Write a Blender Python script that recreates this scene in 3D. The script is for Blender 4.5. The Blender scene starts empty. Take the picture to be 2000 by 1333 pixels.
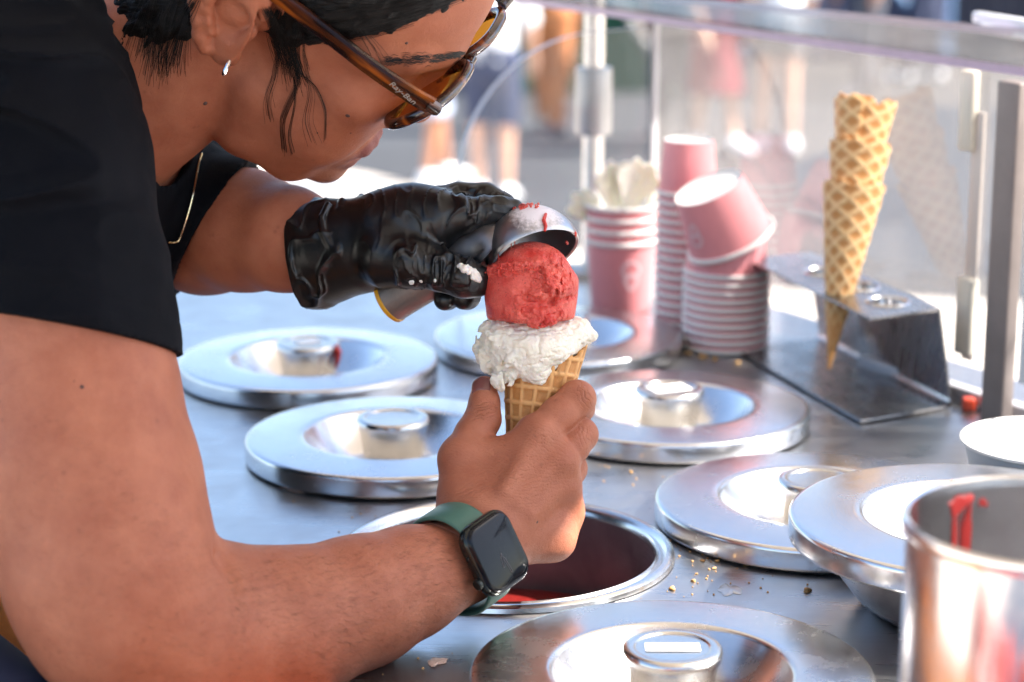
import bpy, bmesh, math, random
import numpy as np
from mathutils import Vector, Matrix, Euler
random.seed(7)
rng = np.random.default_rng(7)
scene = bpy.context.scene
col = scene.collection
rad = math.radians

# ---------------------------------------------------------------- camera
CAM_H = 0.52                      # metres above the steel counter (the counter top is z = 0)
PITCH = rad(13.8)
FPX = 4300.0                      # focal length in pixels of the 2000 px wide photograph
cam_d = bpy.data.cameras.new('camera')
cam_o = bpy.data.objects.new('camera', cam_d)
col.objects.link(cam_o)
cam_o.location = (0, 0, CAM_H)
cam_o.rotation_euler = (math.pi/2-PITCH, 0, 0)
cam_d.sensor_width = 36.0
cam_d.lens = 36.0*FPX/2000.0
cam_d.clip_start = 0.05
cam_d.clip_end = 500
cam_d.dof.use_dof = True
cam_d.dof.focus_distance = 1.435
cam_d.dof.aperture_fstop = 5.6
cam_d.dof.aperture_blades = 0
scene.camera = cam_o

# ---------------------------------------------------------------- sky, sun, exposure
SUN_AZ = rad(-5)                 # from +x towards +y
SUN_EL = rad(49)
world = bpy.data.worlds.new('World'); scene.world = world
world.use_nodes = True
wn = world.node_tree; wn.nodes.clear()
wo = wn.nodes.new('ShaderNodeOutputWorld'); wb = wn.nodes.new('ShaderNodeBackground')
sk = wn.nodes.new('ShaderNodeTexSky'); sk.sky_type = 'NISHITA'; sk.sun_disc = False
sk.sun_elevation = SUN_EL
sk.sun_rotation = math.pi/2-SUN_AZ
sk.air_density = 1.0; sk.dust_density = 1.4; sk.ozone_density = 1.0
wb.inputs['Strength'].default_value = 0.115
wn.links.new(sk.outputs[0], wb.inputs[0]); wn.links.new(wb.outputs[0], wo.inputs[0])
sun_d = bpy.data.lights.new('sun', 'SUN'); sun_o = bpy.data.objects.new('sun', sun_d)
col.objects.link(sun_o)
sun_d.energy = 5.0; sun_d.angle = rad(0.53); sun_d.color = (1.0, .94, .86)
sdir = Vector((math.cos(SUN_EL)*math.cos(SUN_AZ), math.cos(SUN_EL)*math.sin(SUN_AZ), math.sin(SUN_EL)))
sun_o.rotation_euler = sdir.to_track_quat('Z', 'Y').to_euler()
sun_o.location = (4, -1, 5)
vs = scene.view_settings
vs.view_transform = 'Standard'; vs.look = 'None'; vs.gamma = 1.0; vs.use_curve_mapping = False
vs.exposure = 1.88
cy = scene.cycles
cy.use_denoising = True
cy.max_bounces = 10; cy.transparent_max_bounces = 24; cy.diffuse_bounces = 4; cy.glossy_bounces = 6
cy.caustics_reflective = False; cy.caustics_refractive = False
cy.sample_clamp_indirect = 6.0

# ---------------------------------------------------------------- measuring helpers (photograph pixels -> metres)
_cp, _sp = math.cos(PITCH), math.sin(PITCH)
cR = np.array([1., 0, 0]); cU = np.array([0, _sp, _cp]); cT = np.array([0, _cp, -_sp]); cC = np.array([0, 0, CAM_H])
def V(px, py, d):
    return cC+cT*d+cR*((px-1000)/FPX*d)+cU*((666.5-py)/FPX*d)
def G(px, py, z=0.0):
    r = cT+cR*((px-1000)/FPX)+cU*((666.5-py)/FPX)
    return cC+r*((z-CAM_H)/r[2])

# ---------------------------------------------------------------- materials
MATS = {}
class NT:
    def __init__(s, m): s.t = m.node_tree; s.n = s.t.nodes; s.l = s.t.links
    def new(s, k, **kw):
        n = s.n.new(k)
        for a, v in kw.items():
            if a in n.inputs and not hasattr(n, a): n.inputs[a].default_value = v
            else: setattr(n, a, v)
        return n
    def link(s, a, b): s.l.new(a, b)
def mat(name, color=(.5, .5, .5), rough=.5, metal=0., spec=.5, var=0., vscale=8., bump=0., bscale=60., rvar=0., rscale=20., stretch=(1, 1, 1),
        sss=0., sssr=(.01, .004, .002), coat=0., coatr=.1, emis=None, alpha=1., var2=None, bdetail=4., coord='Object', trans=0., sheen=0., bdist=.001):
    m = bpy.data.materials.new(name); m.use_nodes = True
    T = NT(m); b = T.n['Principled BSDF']
    b.inputs['Base Color'].default_value = (*color, 1); b.inputs['Roughness'].default_value = rough
    b.inputs['Metallic'].default_value = metal; b.inputs['Specular IOR Level'].default_value = spec
    b.inputs['Coat Weight'].default_value = coat; b.inputs['Coat Roughness'].default_value = coatr
    b.inputs['Transmission Weight'].default_value = trans; b.inputs['Sheen Weight'].default_value = sheen
    if sss: 
        b.inputs['Subsurface Weight'].default_value = sss; b.inputs['Subsurface Radius'].default_value = sssr; b.inputs['Subsurface Scale'].default_value = 1.0
    tc = T.new('ShaderNodeTexCoord'); mp = T.new('ShaderNodeMapping'); mp.inputs['Scale'].default_value = stretch
    T.link(tc.outputs[coord], mp.inputs[0])
    if var or var2:
        nz = T.new('ShaderNodeTexNoise'); nz.inputs['Scale'].default_value = vscale; nz.inputs['Detail'].default_value = 6; nz.inputs['Roughness'].default_value = .62
        T.link(mp.outputs[0], nz.inputs[0])
        rp = T.new('ShaderNodeValToRGB')
        rp.color_ramp.elements[0].position = .3; rp.color_ramp.elements[1].position = .7
        c2 = var2 if var2 else tuple(max(0, c*(1-var)) for c in color)
        c1 = color if var2 else tuple(min(1, c*(1+var)) for c in color)
        rp.color_ramp.elements[0].color = (*c2, 1); rp.color_ramp.elements[1].color = (*c1, 1)
        T.link(nz.outputs[0], rp.inputs[0]); T.link(rp.outputs[0], b.inputs['Base Color'])
    if rvar:
        nz = T.new('ShaderNodeTexNoise'); nz.inputs['Scale'].default_value = rscale; nz.inputs['Detail'].default_value = 5
        T.link(mp.outputs[0], nz.inputs[0])
        mr = T.new('ShaderNodeMapRange'); mr.inputs['From Min'].default_value = .25; mr.inputs['From Max'].default_value = .75
        mr.inputs['To Min'].default_value = max(.02, rough-rvar); mr.inputs['To Max'].default_value = rough+rvar
        T.link(nz.outputs[0], mr.inputs[0]); T.link(mr.outputs[0], b.inputs['Roughness'])
    if bump:
        nz = T.new('ShaderNodeTexNoise'); nz.inputs['Scale'].default_value = bscale; nz.inputs['Detail'].default_value = bdetail
        T.link(mp.outputs[0], nz.inputs[0])
        bp = T.new('ShaderNodeBump'); bp.inputs['Strength'].default_value = bump; bp.inputs['Distance'].default_value = bdist
        T.link(nz.outputs[0], bp.inputs['Height']); T.link(bp.outputs[0], b.inputs['Normal'])
    MATS[name] = m
    return m

# ---------------------------------------------------------------- object helpers
def tag(o, label=None, cat=None, group=None, kind=None):
    if label: o['label'] = label
    if cat: o['category'] = cat
    if group: o['group'] = group
    if kind: o['kind'] = kind
    return o
def empty(name, loc=(0, 0, 0), rot=(0, 0, 0)):
    o = bpy.data.objects.new(name, None); col.objects.link(o)
    o.location = loc; o.rotation_euler = rot; o.empty_display_size = .02
    return o
def mesh(name, v, f, m=None, parent=None, smooth=True, sharp=40, attr=None):
    me = bpy.data.meshes.new(name)
    v = np.asarray(v, dtype=np.float64)
    if isinstance(f, np.ndarray):
        n, k = f.shape
        me.vertices.add(len(v)); me.vertices.foreach_set('co', v.ravel())
        me.loops.add(n*k); me.loops.foreach_set('vertex_index', f.ravel().astype(np.int32))
        me.polygons.add(n); me.polygons.foreach_set('loop_start', np.arange(0, n*k, k, dtype=np.int32))
        me.update(calc_edges=True); me.validate()
    else:
        me.from_pydata([tuple(p) for p in v], [], f); me.update()
    if attr:
        for an, av in attr.items():
            a = me.attributes.new(an, 'FLOAT', 'POINT'); a.data.foreach_set('value', np.asarray(av, dtype=np.float32))
    if smooth:
        me.shade_smooth()
        if sharp: me.set_sharp_from_angle(angle=rad(sharp))
    if m is not None: me.materials.append(m)
    o = bpy.data.objects.new(name, me); col.objects.link(o)
    if parent is not None: o.parent = parent
    return o
def copy_tree(o, parent=None):
    c = o.copy(); col.objects.link(c)
    if parent is not None: c.parent = parent
    for ch in list(o.children): copy_tree(ch, c)
    return c
class MB:
    """collects shapes and links them as one mesh object"""
    def __init__(s): s.v = []; s.f = []
    def add(s, v, f):
        o = len(s.v); s.v += [tuple(map(float, p)) for p in v]; s.f += [tuple(i+o for i in q) for q in f]; return s
    def box(s, c, d, rot=None, bev=0.0):
        bm = bmesh.new(); bmesh.ops.create_cube(bm, size=1)
        bmesh.ops.scale(bm, vec=d, verts=bm.verts)
        if bev: bmesh.ops.bevel(bm, geom=bm.edges, offset=bev, segments=3, affect='EDGES', profile=.5)
        if rot is not None: bmesh.ops.transform(bm, matrix=rot.to_4x4(), verts=bm.verts)
        bm.verts.index_update()
        s.add([tuple(Vector(c)+v.co) for v in bm.verts], [[v.index for v in f.verts] for f in bm.faces]); bm.free(); return s
    def lathe(s, prof, n=64, c=(0, 0, 0), close=False, M=None):
        k = len(prof); v = []; f = []
        for i in range(n):
            a = 2*math.pi*i/n; ca, sa = math.cos(a), math.sin(a)
            for (r, z) in prof: v.append((r*ca, r*sa, z))
        for i in range(n):
            j = (i+1) % n
            for q in range(k if close else k-1):
                w = (q+1) % k
                f.append((i*k+q, j*k+q, j*k+w, i*k+w))
        if M is not None: v = [tuple(M @ Vector(p)) for p in v]
        v = [(p[0]+c[0], p[1]+c[1], p[2]+c[2]) for p in v]
        return s.add(v, f)
    def tube(s, pts, r, n=8, cap=True, closed=False):
        pts = [np.array(p, dtype=float) for p in pts]; m = len(pts)
        rs = r if hasattr(r, '__len__') else [r]*m
        up = np.array([.13, .29, .94]); v = []; f = []; prev = None
        for i, p in enumerate(pts):
            if closed: t = pts[(i+1) % m]-pts[i-1]
            else: t = pts[min(i+1, m-1)]-pts[max(i-1, 0)]
            t = t/(np.linalg.norm(t)+1e-12)
            a = prev if prev is not None else np.cross(t, up)
            a = a-t*(a@t); a /= (np.linalg.norm(a)+1e-12); prev = a; b = np.cross(t, a)
            for k in range(n):
                th = 2*math.pi*k/n; v.append(p+(a*math.cos(th)+b*math.sin(th))*rs[i])
        for i in range(m if closed else m-1):
            j = (i+1) % m
            for k in range(n):
                l = (k+1) % n; f.append((i*n+k, i*n+l, j*n+l, j*n+k))
        if cap and not closed:
            f.append(tuple(range(n))[::-1]); f.append(tuple((m-1)*n+k for k in range(n)))
        return s.add(v, f)
    def grid(s, fn, nu, nv, closeu=False):
        v = []; f = []
        for i in range(nu):
            for j in range(nv): v.append(fn(i/(nu if closeu else nu-1), j/(nv-1)))
        for i in range(nu if closeu else nu-1):
            for j in range(nv-1):
                k = (i+1) % nu; f.append((i*nv+j, k*nv+j, k*nv+j+1, i*nv+j+1))
        return s.add(v, f)
    def prism(s, poly, z0, z1):
        n = len(poly)
        v = [(p[0], p[1], z0) for p in poly]+[(p[0], p[1], z1) for p in poly]
        f = [tuple(range(n))[::-1], tuple(range(n, 2*n))]+[(i, (i+1) % n, n+(i+1) % n, n+i) for i in range(n)]
        return s.add(v, f)
    def build(s, name, m=None, parent=None, smooth=True, sharp=35):
        return mesh(name, s.v, s.f, m, parent, smooth, sharp)

# ---------------------------------------------------------------- noise and distance-field modelling
def _hash(x, y, z):
    with np.errstate(over='ignore'):
        h = (x.astype(np.uint32)*np.uint32(374761393)+y.astype(np.uint32)*np.uint32(668265263)+z.astype(np.uint32)*np.uint32(2147483647))
        h = (h ^ (h >> np.uint32(13)))*np.uint32(1274126177)
        h = h ^ (h >> np.uint32(16))
    return (h & np.uint32(0xffff)).astype(np.float32)/32767.5-1.0
def vnoise(P, s=1.0, off=0.0):
    Q = P*s+off+1000.0; I = np.floor(Q); f = (Q-I).astype(np.float32); I = I.astype(np.int64); u = f*f*(3-2*f)
    x, y, z = I[:, 0], I[:, 1], I[:, 2]; r = 0
    for dx in (0, 1):
        wx = u[:, 0] if dx else 1-u[:, 0]
        for dy in (0, 1):
            wy = u[:, 1] if dy else 1-u[:, 1]
            for dz in (0, 1):
                wz = u[:, 2] if dz else 1-u[:, 2]
                r = r+_hash(x+dx, y+dy, z+dz)*wx*wy*wz
    return r
def fbm(P, s, o=3, off=0.):
    r = 0; a = 1.
    for i in range(o): r = r+a*vnoise(P, s*2**i, off+17.3*i); a *= .5
    return r
def smin(a, b, k):
    h = np.clip(.5+.5*(b-a)/k, 0, 1); return b+(a-b)*h-k*h*(1-h)
def smax(a, b, k): return -smin(-a, -b, k)
def rc(P, a, b, ra, rb):
    a = np.asarray(a, float); b = np.asarray(b, float); ab = b-a; q = P-a
    t = np.clip(q@ab/(ab@ab+1e-12), 0, 1)
    return np.sqrt(((q-t[:, None]*ab)**2).sum(1))-(ra+(rb-ra)*t)
def sph(P, c, r): return np.sqrt(((P-np.asarray(c))**2).sum(1))-r
def ell(P, c, r, A=None):
    q = P-np.asarray(c)
    if A is not None: q = q@np.asarray(A).T       # rows of A are the local axes
    r = np.asarray(r); k0 = np.sqrt(((q/r)**2).sum(1)); k1 = np.sqrt(((q/(r*r))**2).sum(1))
    return k0*(k0-1)/(k1+1e-9)
def chain(P, pts, rs, k=.006):
    d = None
    for i in range(len(pts)-1):
        e = rc(P, pts[i], pts[i+1], rs[i], rs[i+1]); d = e if d is None else smin(d, e, k)
    return d
def smooth_path(pts, n=6):
    """Catmull-Rom through the points"""
    P = [np.array(p, float) for p in pts]; P = [2*P[0]-P[1]]+P+[2*P[-1]-P[-2]]; out = []
    for i in range(1, len(P)-2):
        for k in range(n):
            t = k/n; a, b, c, d = P[i-1], P[i], P[i+1], P[i+2]
            out.append(.5*(2*b+(c-a)*t+(2*a-5*b+4*c-d)*t*t+(3*b-a-3*c+d)*t**3))
    out.append(P[-2]); return out
def near(P, lo, hi, fn, pad=.055):
    """fn evaluated only inside a box; outside it the distance to that box plus pad"""
    lo = np.asarray(lo)-pad; hi = np.asarray(hi)+pad
    out = np.maximum(np.maximum(lo-P, P-hi), 0); out = np.sqrt((out**2).sum(1))+pad
    m = np.all((P > lo) & (P < hi), axis=1)
    if m.any(): out[m] = fn(P[m])
    return out
def bbox(pts, r): p = np.array(pts); return p.min(0)-r, p.max(0)+r
def field_mesh(fn, lo, hi, h, B=8, lip=1.25):
    """surface nets over the blocks the surface passes through"""
    lo = np.asarray(lo, float); hi = np.asarray(hi, float)
    nb = np.ceil((hi-lo)/(h*B)).astype(int)+1
    g = np.stack(np.meshgrid(*[np.arange(n) for n in nb], indexing='ij'), -1).reshape(-1, 3)
    cen = lo+(g+.5)*h*B
    d = np.concatenate([fn(cen[i:i+200000]) for i in range(0, len(cen), 200000)])
    act = g[np.abs(d) < h*B*.87*lip+h]
    loc = np.stack(np.meshgrid(*[np.arange(B+1)]*3, indexing='ij'), -1).reshape(-1, 3)
    N = nb*B+2
    vid, vpos, edges = [], [], []
    S = B+1
    corner = [(0, 0, 0), (1, 0, 0), (0, 1, 0), (1, 1, 0), (0, 0, 1), (1, 0, 1), (0, 1, 1), (1, 1, 1)]
    epairs = [(0, 1), (2, 3), (4, 5), (6, 7), (0, 2), (1, 3), (4, 6), (5, 7), (0, 4), (1, 5), (2, 6), (3, 7)]
    for s in range(0, len(act), 400):
        a = act[s:s+400]
        ijk = (a[:, None, :]*B+loc[None]).reshape(-1, 3)
        val = fn(lo+ijk*h).reshape(len(a), S, S, S)
        cv = np.stack([val[:, c[0]:c[0]+B, c[1]:c[1]+B, c[2]:c[2]+B] for c in corner], -1)
        neg = cv < 0; m = neg.any(-1) & ~neg.all(-1)
        bi, ci, cj, ck = np.nonzero(m)
        if len(bi) == 0: continue
        cvs = cv[m]; base = a[bi]*B+np.stack([ci, cj, ck], -1)
        acc = np.zeros((len(bi), 3)); cnt = np.zeros(len(bi))
        for (p, q) in epairs:
            vp, vq = cvs[:, p], cvs[:, q]; cr = (vp < 0) != (vq < 0)
            t = np.where(cr, vp/np.where(cr, vp-vq, 1), 0)
            cp_ = np.array(corner[p], float); cq = np.array(corner[q], float)
            acc += np.where(cr[:, None], cp_+(cq-cp_)*t[:, None], 0); cnt += cr
        vpos.append(lo+(base+acc/cnt[:, None])*h)
        vid.append((base[:, 0]*N[1]+base[:, 1])*N[2]+base[:, 2])
        for ax, q in ((0, 1), (1, 2), (2, 4)):
            cr = (cvs[:, 0] < 0) != (cvs[:, q] < 0)
            e = base[cr]; edges.append(np.concatenate([e, np.full((len(e), 1), ax), (cvs[cr, 0] < 0)[:, None].astype(int)], 1))
    vid = np.concatenate(vid); vpos = np.concatenate(vpos); edges = np.concatenate(edges)
    o = np.argsort(vid); sid = vid[o]
    faces = []
    for ax in range(3):
        e = edges[edges[:, 3] == ax]
        u, w = [(1, 2), (2, 0), (0, 1)][ax]
        quad = []
        ok = np.ones(len(e), bool)
        for (du, dw) in ((0, 0), (-1, 0), (-1, -1), (0, -1)):
            b = e[:, :3].copy(); b[:, u] += du; b[:, w] += dw
            k = (b[:, 0]*N[1]+b[:, 1])*N[2]+b[:, 2]
            j = np.clip(np.searchsorted(sid, k), 0, len(sid)-1)
            ok &= sid[j] == k; quad.append(o[j])
        q = np.stack(quad, 1)
        flip = e[:, 4] == 0
        q[flip] = q[flip][:, ::-1]
        faces.append(q[ok])
    return vpos, np.concatenate(faces)
# ================================================================ materials of the cart
def steel(name, c=(.6, .6, .615), rough=.2, rvar=.07, scratch=.25, sscale=(90, 1400, 90), smudge=.12):
    m = mat(name, c, rough, 1.0)
    T = NT(m); b = T.n['Principled BSDF']
    tc = T.new('ShaderNodeTexCoord')
    mp = T.new('ShaderNodeMapping'); mp.inputs['Scale'].default_value = sscale; T.link(tc.outputs['Object'], mp.inputs[0])
    n1 = T.new('ShaderNodeTexNoise'); n1.inputs['Scale'].default_value = 1.0; n1.inputs['Detail'].default_value = 3; T.link(mp.outputs[0], n1.inputs[0])
    n2 = T.new('ShaderNodeTexNoise'); n2.inputs['Scale'].default_value = 26; n2.inputs['Detail'].default_value = 7; n2.inputs['Distortion'].default_value = .6
    T.link(tc.outputs['Object'], n2.inputs[0])
    ad = T.new('ShaderNodeMath', operation='ADD'); 
    mr = T.new('ShaderNodeMapRange'); mr.inputs['From Min'].default_value = .3; mr.inputs['From Max'].default_value = .75
    mr.inputs['To Min'].default_value = max(.03, rough-rvar); mr.inputs['To Max'].default_value = rough+rvar
    T.link(n2.outputs[0], mr.inputs[0])
    mr2 = T.new('ShaderNodeMapRange'); mr2.inputs['From Min'].default_value = .35; mr2.inputs['From Max'].default_value = .7
    mr2.inputs['To Min'].default_value = -.04; mr2.inputs['To Max'].default_value = .06
    T.link(n1.outputs[0], mr2.inputs[0]); T.link(mr.outputs[0], ad.inputs[0]); T.link(mr2.outputs[0], ad.inputs[1]); T.link(ad.outputs[0], b.inputs['Roughness'])
    mx = T.new('ShaderNodeMapRange'); mx.inputs['From Min'].default_value = .35; mx.inputs['From Max'].default_value = .8
    mx.inputs['To Min'].default_value = 1.0; mx.inputs['To Max'].default_value = 1-smudge*2
    T.link(n2.outputs[0], mx.inputs[0])
    vm = T.new('ShaderNodeVectorMath', operation='SCALE'); vm.inputs[0].default_value = c; T.link(mx.outputs[0], vm.inputs['Scale']); T.link(vm.outputs[0], b.inputs['Base Color'])
    bp = T.new('ShaderNodeBump'); bp.inputs['Strength'].default_value = scratch; bp.inputs['Distance'].default_value = .00008
    T.link(n1.outputs[0], bp.inputs['Height']); T.link(bp.outputs[0], b.inputs['Normal'])
    return m
def spun_steel(name, c, rough, rvar=.08):
    """turned sheet: rings and hairline scratches around the axis, smudges"""
    m = mat(name, c, rough, 1.0)
    T = NT(m); b = T.n['Principled BSDF']
    tc = T.new('ShaderNodeTexCoord'); sx = T.new('ShaderNodeSeparateXYZ'); T.link(tc.outputs['Object'], sx.inputs[0])
    ln = T.new('ShaderNodeVectorMath', operation='LENGTH'); cb = T.new('ShaderNodeCombineXYZ')
    T.link(sx.outputs[0], cb.inputs[0]); T.link(sx.outputs[1], cb.inputs[1]); T.link(cb.outputs[0], ln.inputs[0])
    at = T.new('ShaderNodeMath', operation='ARCTAN2'); T.link(sx.outputs[1], at.inputs[0]); T.link(sx.outputs[0], at.inputs[1])
    c2 = T.new('ShaderNodeCombineXYZ'); m1 = T.new('ShaderNodeMath', operation='MULTIPLY'); m1.inputs[1].default_value = 1600; T.link(ln.outputs['Value'], m1.inputs[0])
    m2 = T.new('ShaderNodeMath', operation='MULTIPLY'); m2.inputs[1].default_value = 3.0; T.link(at.outputs[0], m2.inputs[0])
    T.link(m1.outputs[0], c2.inputs[0]); T.link(m2.outputs[0], c2.inputs[1]); T.link(sx.outputs[2], c2.inputs[2])
    n1 = T.new('ShaderNodeTexNoise'); n1.inputs['Scale'].default_value = 1.0; n1.inputs['Detail'].default_value = 2; T.link(c2.outputs[0], n1.inputs[0])
    n2 = T.new('ShaderNodeTexNoise'); n2.inputs['Scale'].default_value = 22; n2.inputs['Detail'].default_value = 9; n2.inputs['Distortion'].default_value = .15; n2.inputs['Roughness'].default_value = .68
    T.link(tc.outputs['Object'], n2.inputs[0])
    mr = T.new('ShaderNodeMapRange'); mr.inputs['From Min'].default_value = .3; mr.inputs['From Max'].default_value = .72
    mr.inputs['To Min'].default_value = max(.04, rough-rvar); mr.inputs['To Max'].default_value = rough+rvar
    T.link(n2.outputs[0], mr.inputs[0]); T.link(mr.outputs[0], b.inputs['Roughness'])
    mx = T.new('ShaderNodeMapRange'); mx.inputs['From Min'].default_value = .4; mx.inputs['From Max'].default_value = .8
    mx.inputs['To Min'].default_value = 1.0; mx.inputs['To Max'].default_value = .88; T.link(n2.outputs[0], mx.inputs[0])
    vm = T.new('ShaderNodeVectorMath', operation='SCALE'); vm.inputs[0].default_value = c; T.link(mx.outputs[0], vm.inputs['Scale']); T.link(vm.outputs[0], b.inputs['Base Color'])
    bp = T.new('ShaderNodeBump'); bp.inputs['Strength'].default_value = .7; bp.inputs['Distance'].default_value = .00008
    T.link(n1.outputs[0], bp.inputs['Height']); T.link(bp.outputs[0], b.inputs['Normal'])
    return m
STEEL = spun_steel('steel_lid', (.70, .70, .71), .23)
STEEL2 = spun_steel('steel_lid_worn', (.64, .63, .63), .25, .1)
KNOB = spun_steel('steel_knob', (.66, .645, .62), .24)
COUNTER = steel('steel_counter', (.54, .545, .56), .33, .06, .1, (14, 500, 14), .05)
HOLDER = steel('steel_holder', (.36, .355, .36), .28, .06, .25, (900, 30, 30), .16)
CAN = spun_steel('steel_canister', (.80, .79, .80), .2)
BOWLST = steel('steel_bowl', (.5, .5, .5), .34, .12, .3, (60, 60, 900), .25)
DARKST = steel('steel_dark', (.30, .30, .31), .38)
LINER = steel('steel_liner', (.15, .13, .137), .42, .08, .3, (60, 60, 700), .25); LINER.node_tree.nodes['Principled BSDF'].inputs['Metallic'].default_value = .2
RUBBER = mat('black_rubber', (.012, .012, .013), .6)
WHITE = mat('white_paper', (.8, .79, .77), .55, var=.03, vscale=30)
STICK = mat('white_label', (.82, .82, .82), .45)

# ================================================================ the cart: counter, wells, tub
ROWL = [('A', (-.189, 1.977)), ('B', (-.097, 1.722)), ('C', (.045, 2.075)), ('D', (.134, 1.813)), ('E', (.226, 1.555)), ('front', (.095, 1.222))]
HOLE = (-.004, 1.482)
cart = empty('gelato_cart', (0, 1.5, -2.0))
tag(cart, 'stainless steel gelato cart counter with round wells under the lids', 'gelato cart')
PC = Vector((0, 1.5, -2.0))
def cart_part(o):
    o.parent = cart; o.matrix_parent_inverse = Matrix.Translation(-PC); return o
bm = bmesh.new()
outer = [(-1.5, 2.47), (.13, 2.47), (.30, 2.2), (.62, 1.68), (1.2, .62), (1.2, .70), (-1.5, .70)]
outer = [(-1.5, 2.47), (.15, 2.47), (.33, 2.18), (.66, 1.66), (1.1, .95), (1.1, .80), (-.05, .80), (-.16, 1.12), (-.27, 1.30), (-.42, 1.45), (-.60, 1.56), (-1.5, 1.62)]
ed = []
def loop2d(pts):
    vs_ = [bm.verts.new((p[0], p[1], 0)) for p in pts]
    for i in range(len(vs_)): ed.append(bm.edges.new((vs_[i], vs_[(i+1) % len(vs_)])))
loop2d(outer)
for c, r in [(HOLE, .1135)]+[(p, .1) for _, p in ROWL]:
    loop2d([(c[0]+r*math.cos(2*math.pi*i/96), c[1]+r*math.sin(2*math.pi*i/96)) for i in range(96)])
bmesh.ops.triangle_fill(bm, use_beauty=True, edges=ed)
bmesh.ops.recalc_face_normals(bm, faces=bm.faces)
if sum(f.normal.z for f in bm.faces) < 0: bmesh.ops.reverse_faces(bm, faces=bm.faces)
me = bpy.data.meshes.new('counter_top'); bm.to_mesh(me); bm.free(); me.materials.append(COUNTER)
ct = bpy.data.objects.new('counter_top', me); col.objects.link(ct); cart_part(ct)
b = MB()
for i in range(len(outer)):
    p, q = outer[i], outer[(i+1) % len(outer)]
    b.add([(p[0], p[1], -.001), (q[0], q[1], -.001), (q[0], q[1], -.9), (p[0], p[1], -.9)], [(0, 1, 2, 3)])
cart_part(b.build('front_panel', MATS['steel_counter'], smooth=False))
b = MB(); b.box((-.3, .2, -.97), (3.4, 5.0, .06)); cart_part(b.build('trailer_floor', MATS['steel_dark'], smooth=False))
for n, p in ROWL:
    b = MB(); b.lathe([(.1, -.02), (.1, .003), (.104, .006), (.1145, .006), (.1165, .004), (.1165, .0005)], 96)
    o = b.build('well_collar', RUBBER); cart_part(o); o.location = (p[0], p[1], 0)
# the open tub
tub = empty('gelato_tub', (HOLE[0], HOLE[1], 0))
tag(tub, 'open round steel tub under the hand with a little red sorbet left inside', 'gelato tub')
b = MB(); b.lathe([(.1045, -.002), (.1052, .0025), (.1068, .0045), (.1088, .0032), (.1098, .0012), (.1108, .0030), (.1135, .0052), (.1165, .0052), (.1188, .0036), (.1196, .0006)], 128)
b.build('rim', STEEL, tub)
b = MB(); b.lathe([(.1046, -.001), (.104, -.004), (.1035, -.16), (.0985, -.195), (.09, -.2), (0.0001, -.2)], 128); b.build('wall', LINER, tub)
SORB = mat('sorbet_red', (.62, .045, .035), .38, sss=.35, sssr=(.008, .002, .0015), var=.22, vscale=180, bump=.9, bscale=420, bdist=.0012)
b = MB()
def sb(u, v):
    r = .1038*v; a = u*2*math.pi; x, y = r*math.cos(a), r*math.sin(a)
    h = -.064-.004*math.exp(-((x-.03)**2+(y-.01)**2)/.0018)+.006*math.sin(40*x+3)*math.cos(31*y)*(1-v**4)
    return (x, y, h)
b.grid(sb, 96, 30, True); b.build('sorbet', mat('shaded_sorbet', (.17, .010, .008), .4, var=.2, vscale=180, bump=.8, bscale=420, bdist=.0012), tub)  # darker than the scooped sorbet: the tub's shade is in the colour

# ---------------------------------------------------------------- lids
LIDP = [(.1120, .006), (.1130, -.0030), (.1180, -.0034), (.1193, -.0031), (.1199, -.0024), (.1201, -.0010), (.1201, .0096), (.1198, .0114), (.1189, .0127), (.1172, .0133), (.1150, .0135),
        (.0790, .0150), (.0745, .0150), (.0722, .0143), (.0708, .0125), (.0700, .0105), (.0560, -.0055), (.0470, -.0130), (.0440, -.0145), (.0420, -.0150), (.0002, -.0150)]
KNOBP = [(.0236, -.0148), (.0240, -.006), (.0250, .004), (.0268, .014), (.0286, .0195), (.0297, .0220), (.0300, .0250), (.0292, .0275), (.0275, .0285), (.0232, .0286), (.0224, .0282), (.0218, .0274), (.0002, .0272)]
LIDGROUP = 'round lids over the gelato wells'
def make_lid():
    t = empty('tub_lid')
    MB().lathe(LIDP, 160).build('flange', STEEL, t, sharp=50)
    MB().lathe(KNOBP, 96).build('knob', KNOB, t, sharp=50)
    return t
lid0 = make_lid()
LIDLAB = {'A': 'round steel lid under the black glove with a red smear on its knob',
          'B': 'round steel lid with a plain knob just left of the hand holding the cone',
          'C': 'round steel lid half hidden behind the ice cream, next to the pink cup stack',
          'D': 'round steel lid with a white sticker on its knob, in front of the paper bowls',
          'E': 'round steel lid half covered by the lid on the raised bowl',
          'front': 'nearest round steel lid at the bottom edge with a white label strip on its knob'}
lids = {}
for i, (n, p) in enumerate(ROWL):
    o = lid0 if i == 0 else copy_tree(lid0)
    o.location = (p[0], p[1], .0055); o.rotation_euler.z = [.3, 1.2, 2.2, .2, 4.0, .05][i]
    tag(o, LIDLAB[n], 'lid', LIDGROUP); lids[n] = o
for c in lids['front'].children:
    if c.name.startswith('flange'):
        c.data = c.data.copy(); c.data.materials.clear(); c.data.materials.append(STEEL2)
def sticker(lid, w, d, ang, h=.0278):
    b = MB(); b.box((0, 0, h), (w, d, .0006), Matrix.Rotation(ang, 3, 'Z'), .0002); return b.build('label_strip', STICK, lid)
sticker(lids['front'], .0325, .0125, -.05); sticker(lids['D'], .034, .022, .2); sticker(lids['A'], .022, .016, .3)
b = MB(); b.tube([(.027, -.013, .0278), (.0292, -.0135, .022), (.0279, -.013, .014), (.0262, -.012, .006)], [.002, .0035, .003, .0015], 8); 
o = b.build('red_smear', SORB, lids['A']); o.rotation_euler.z = -.3
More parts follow.
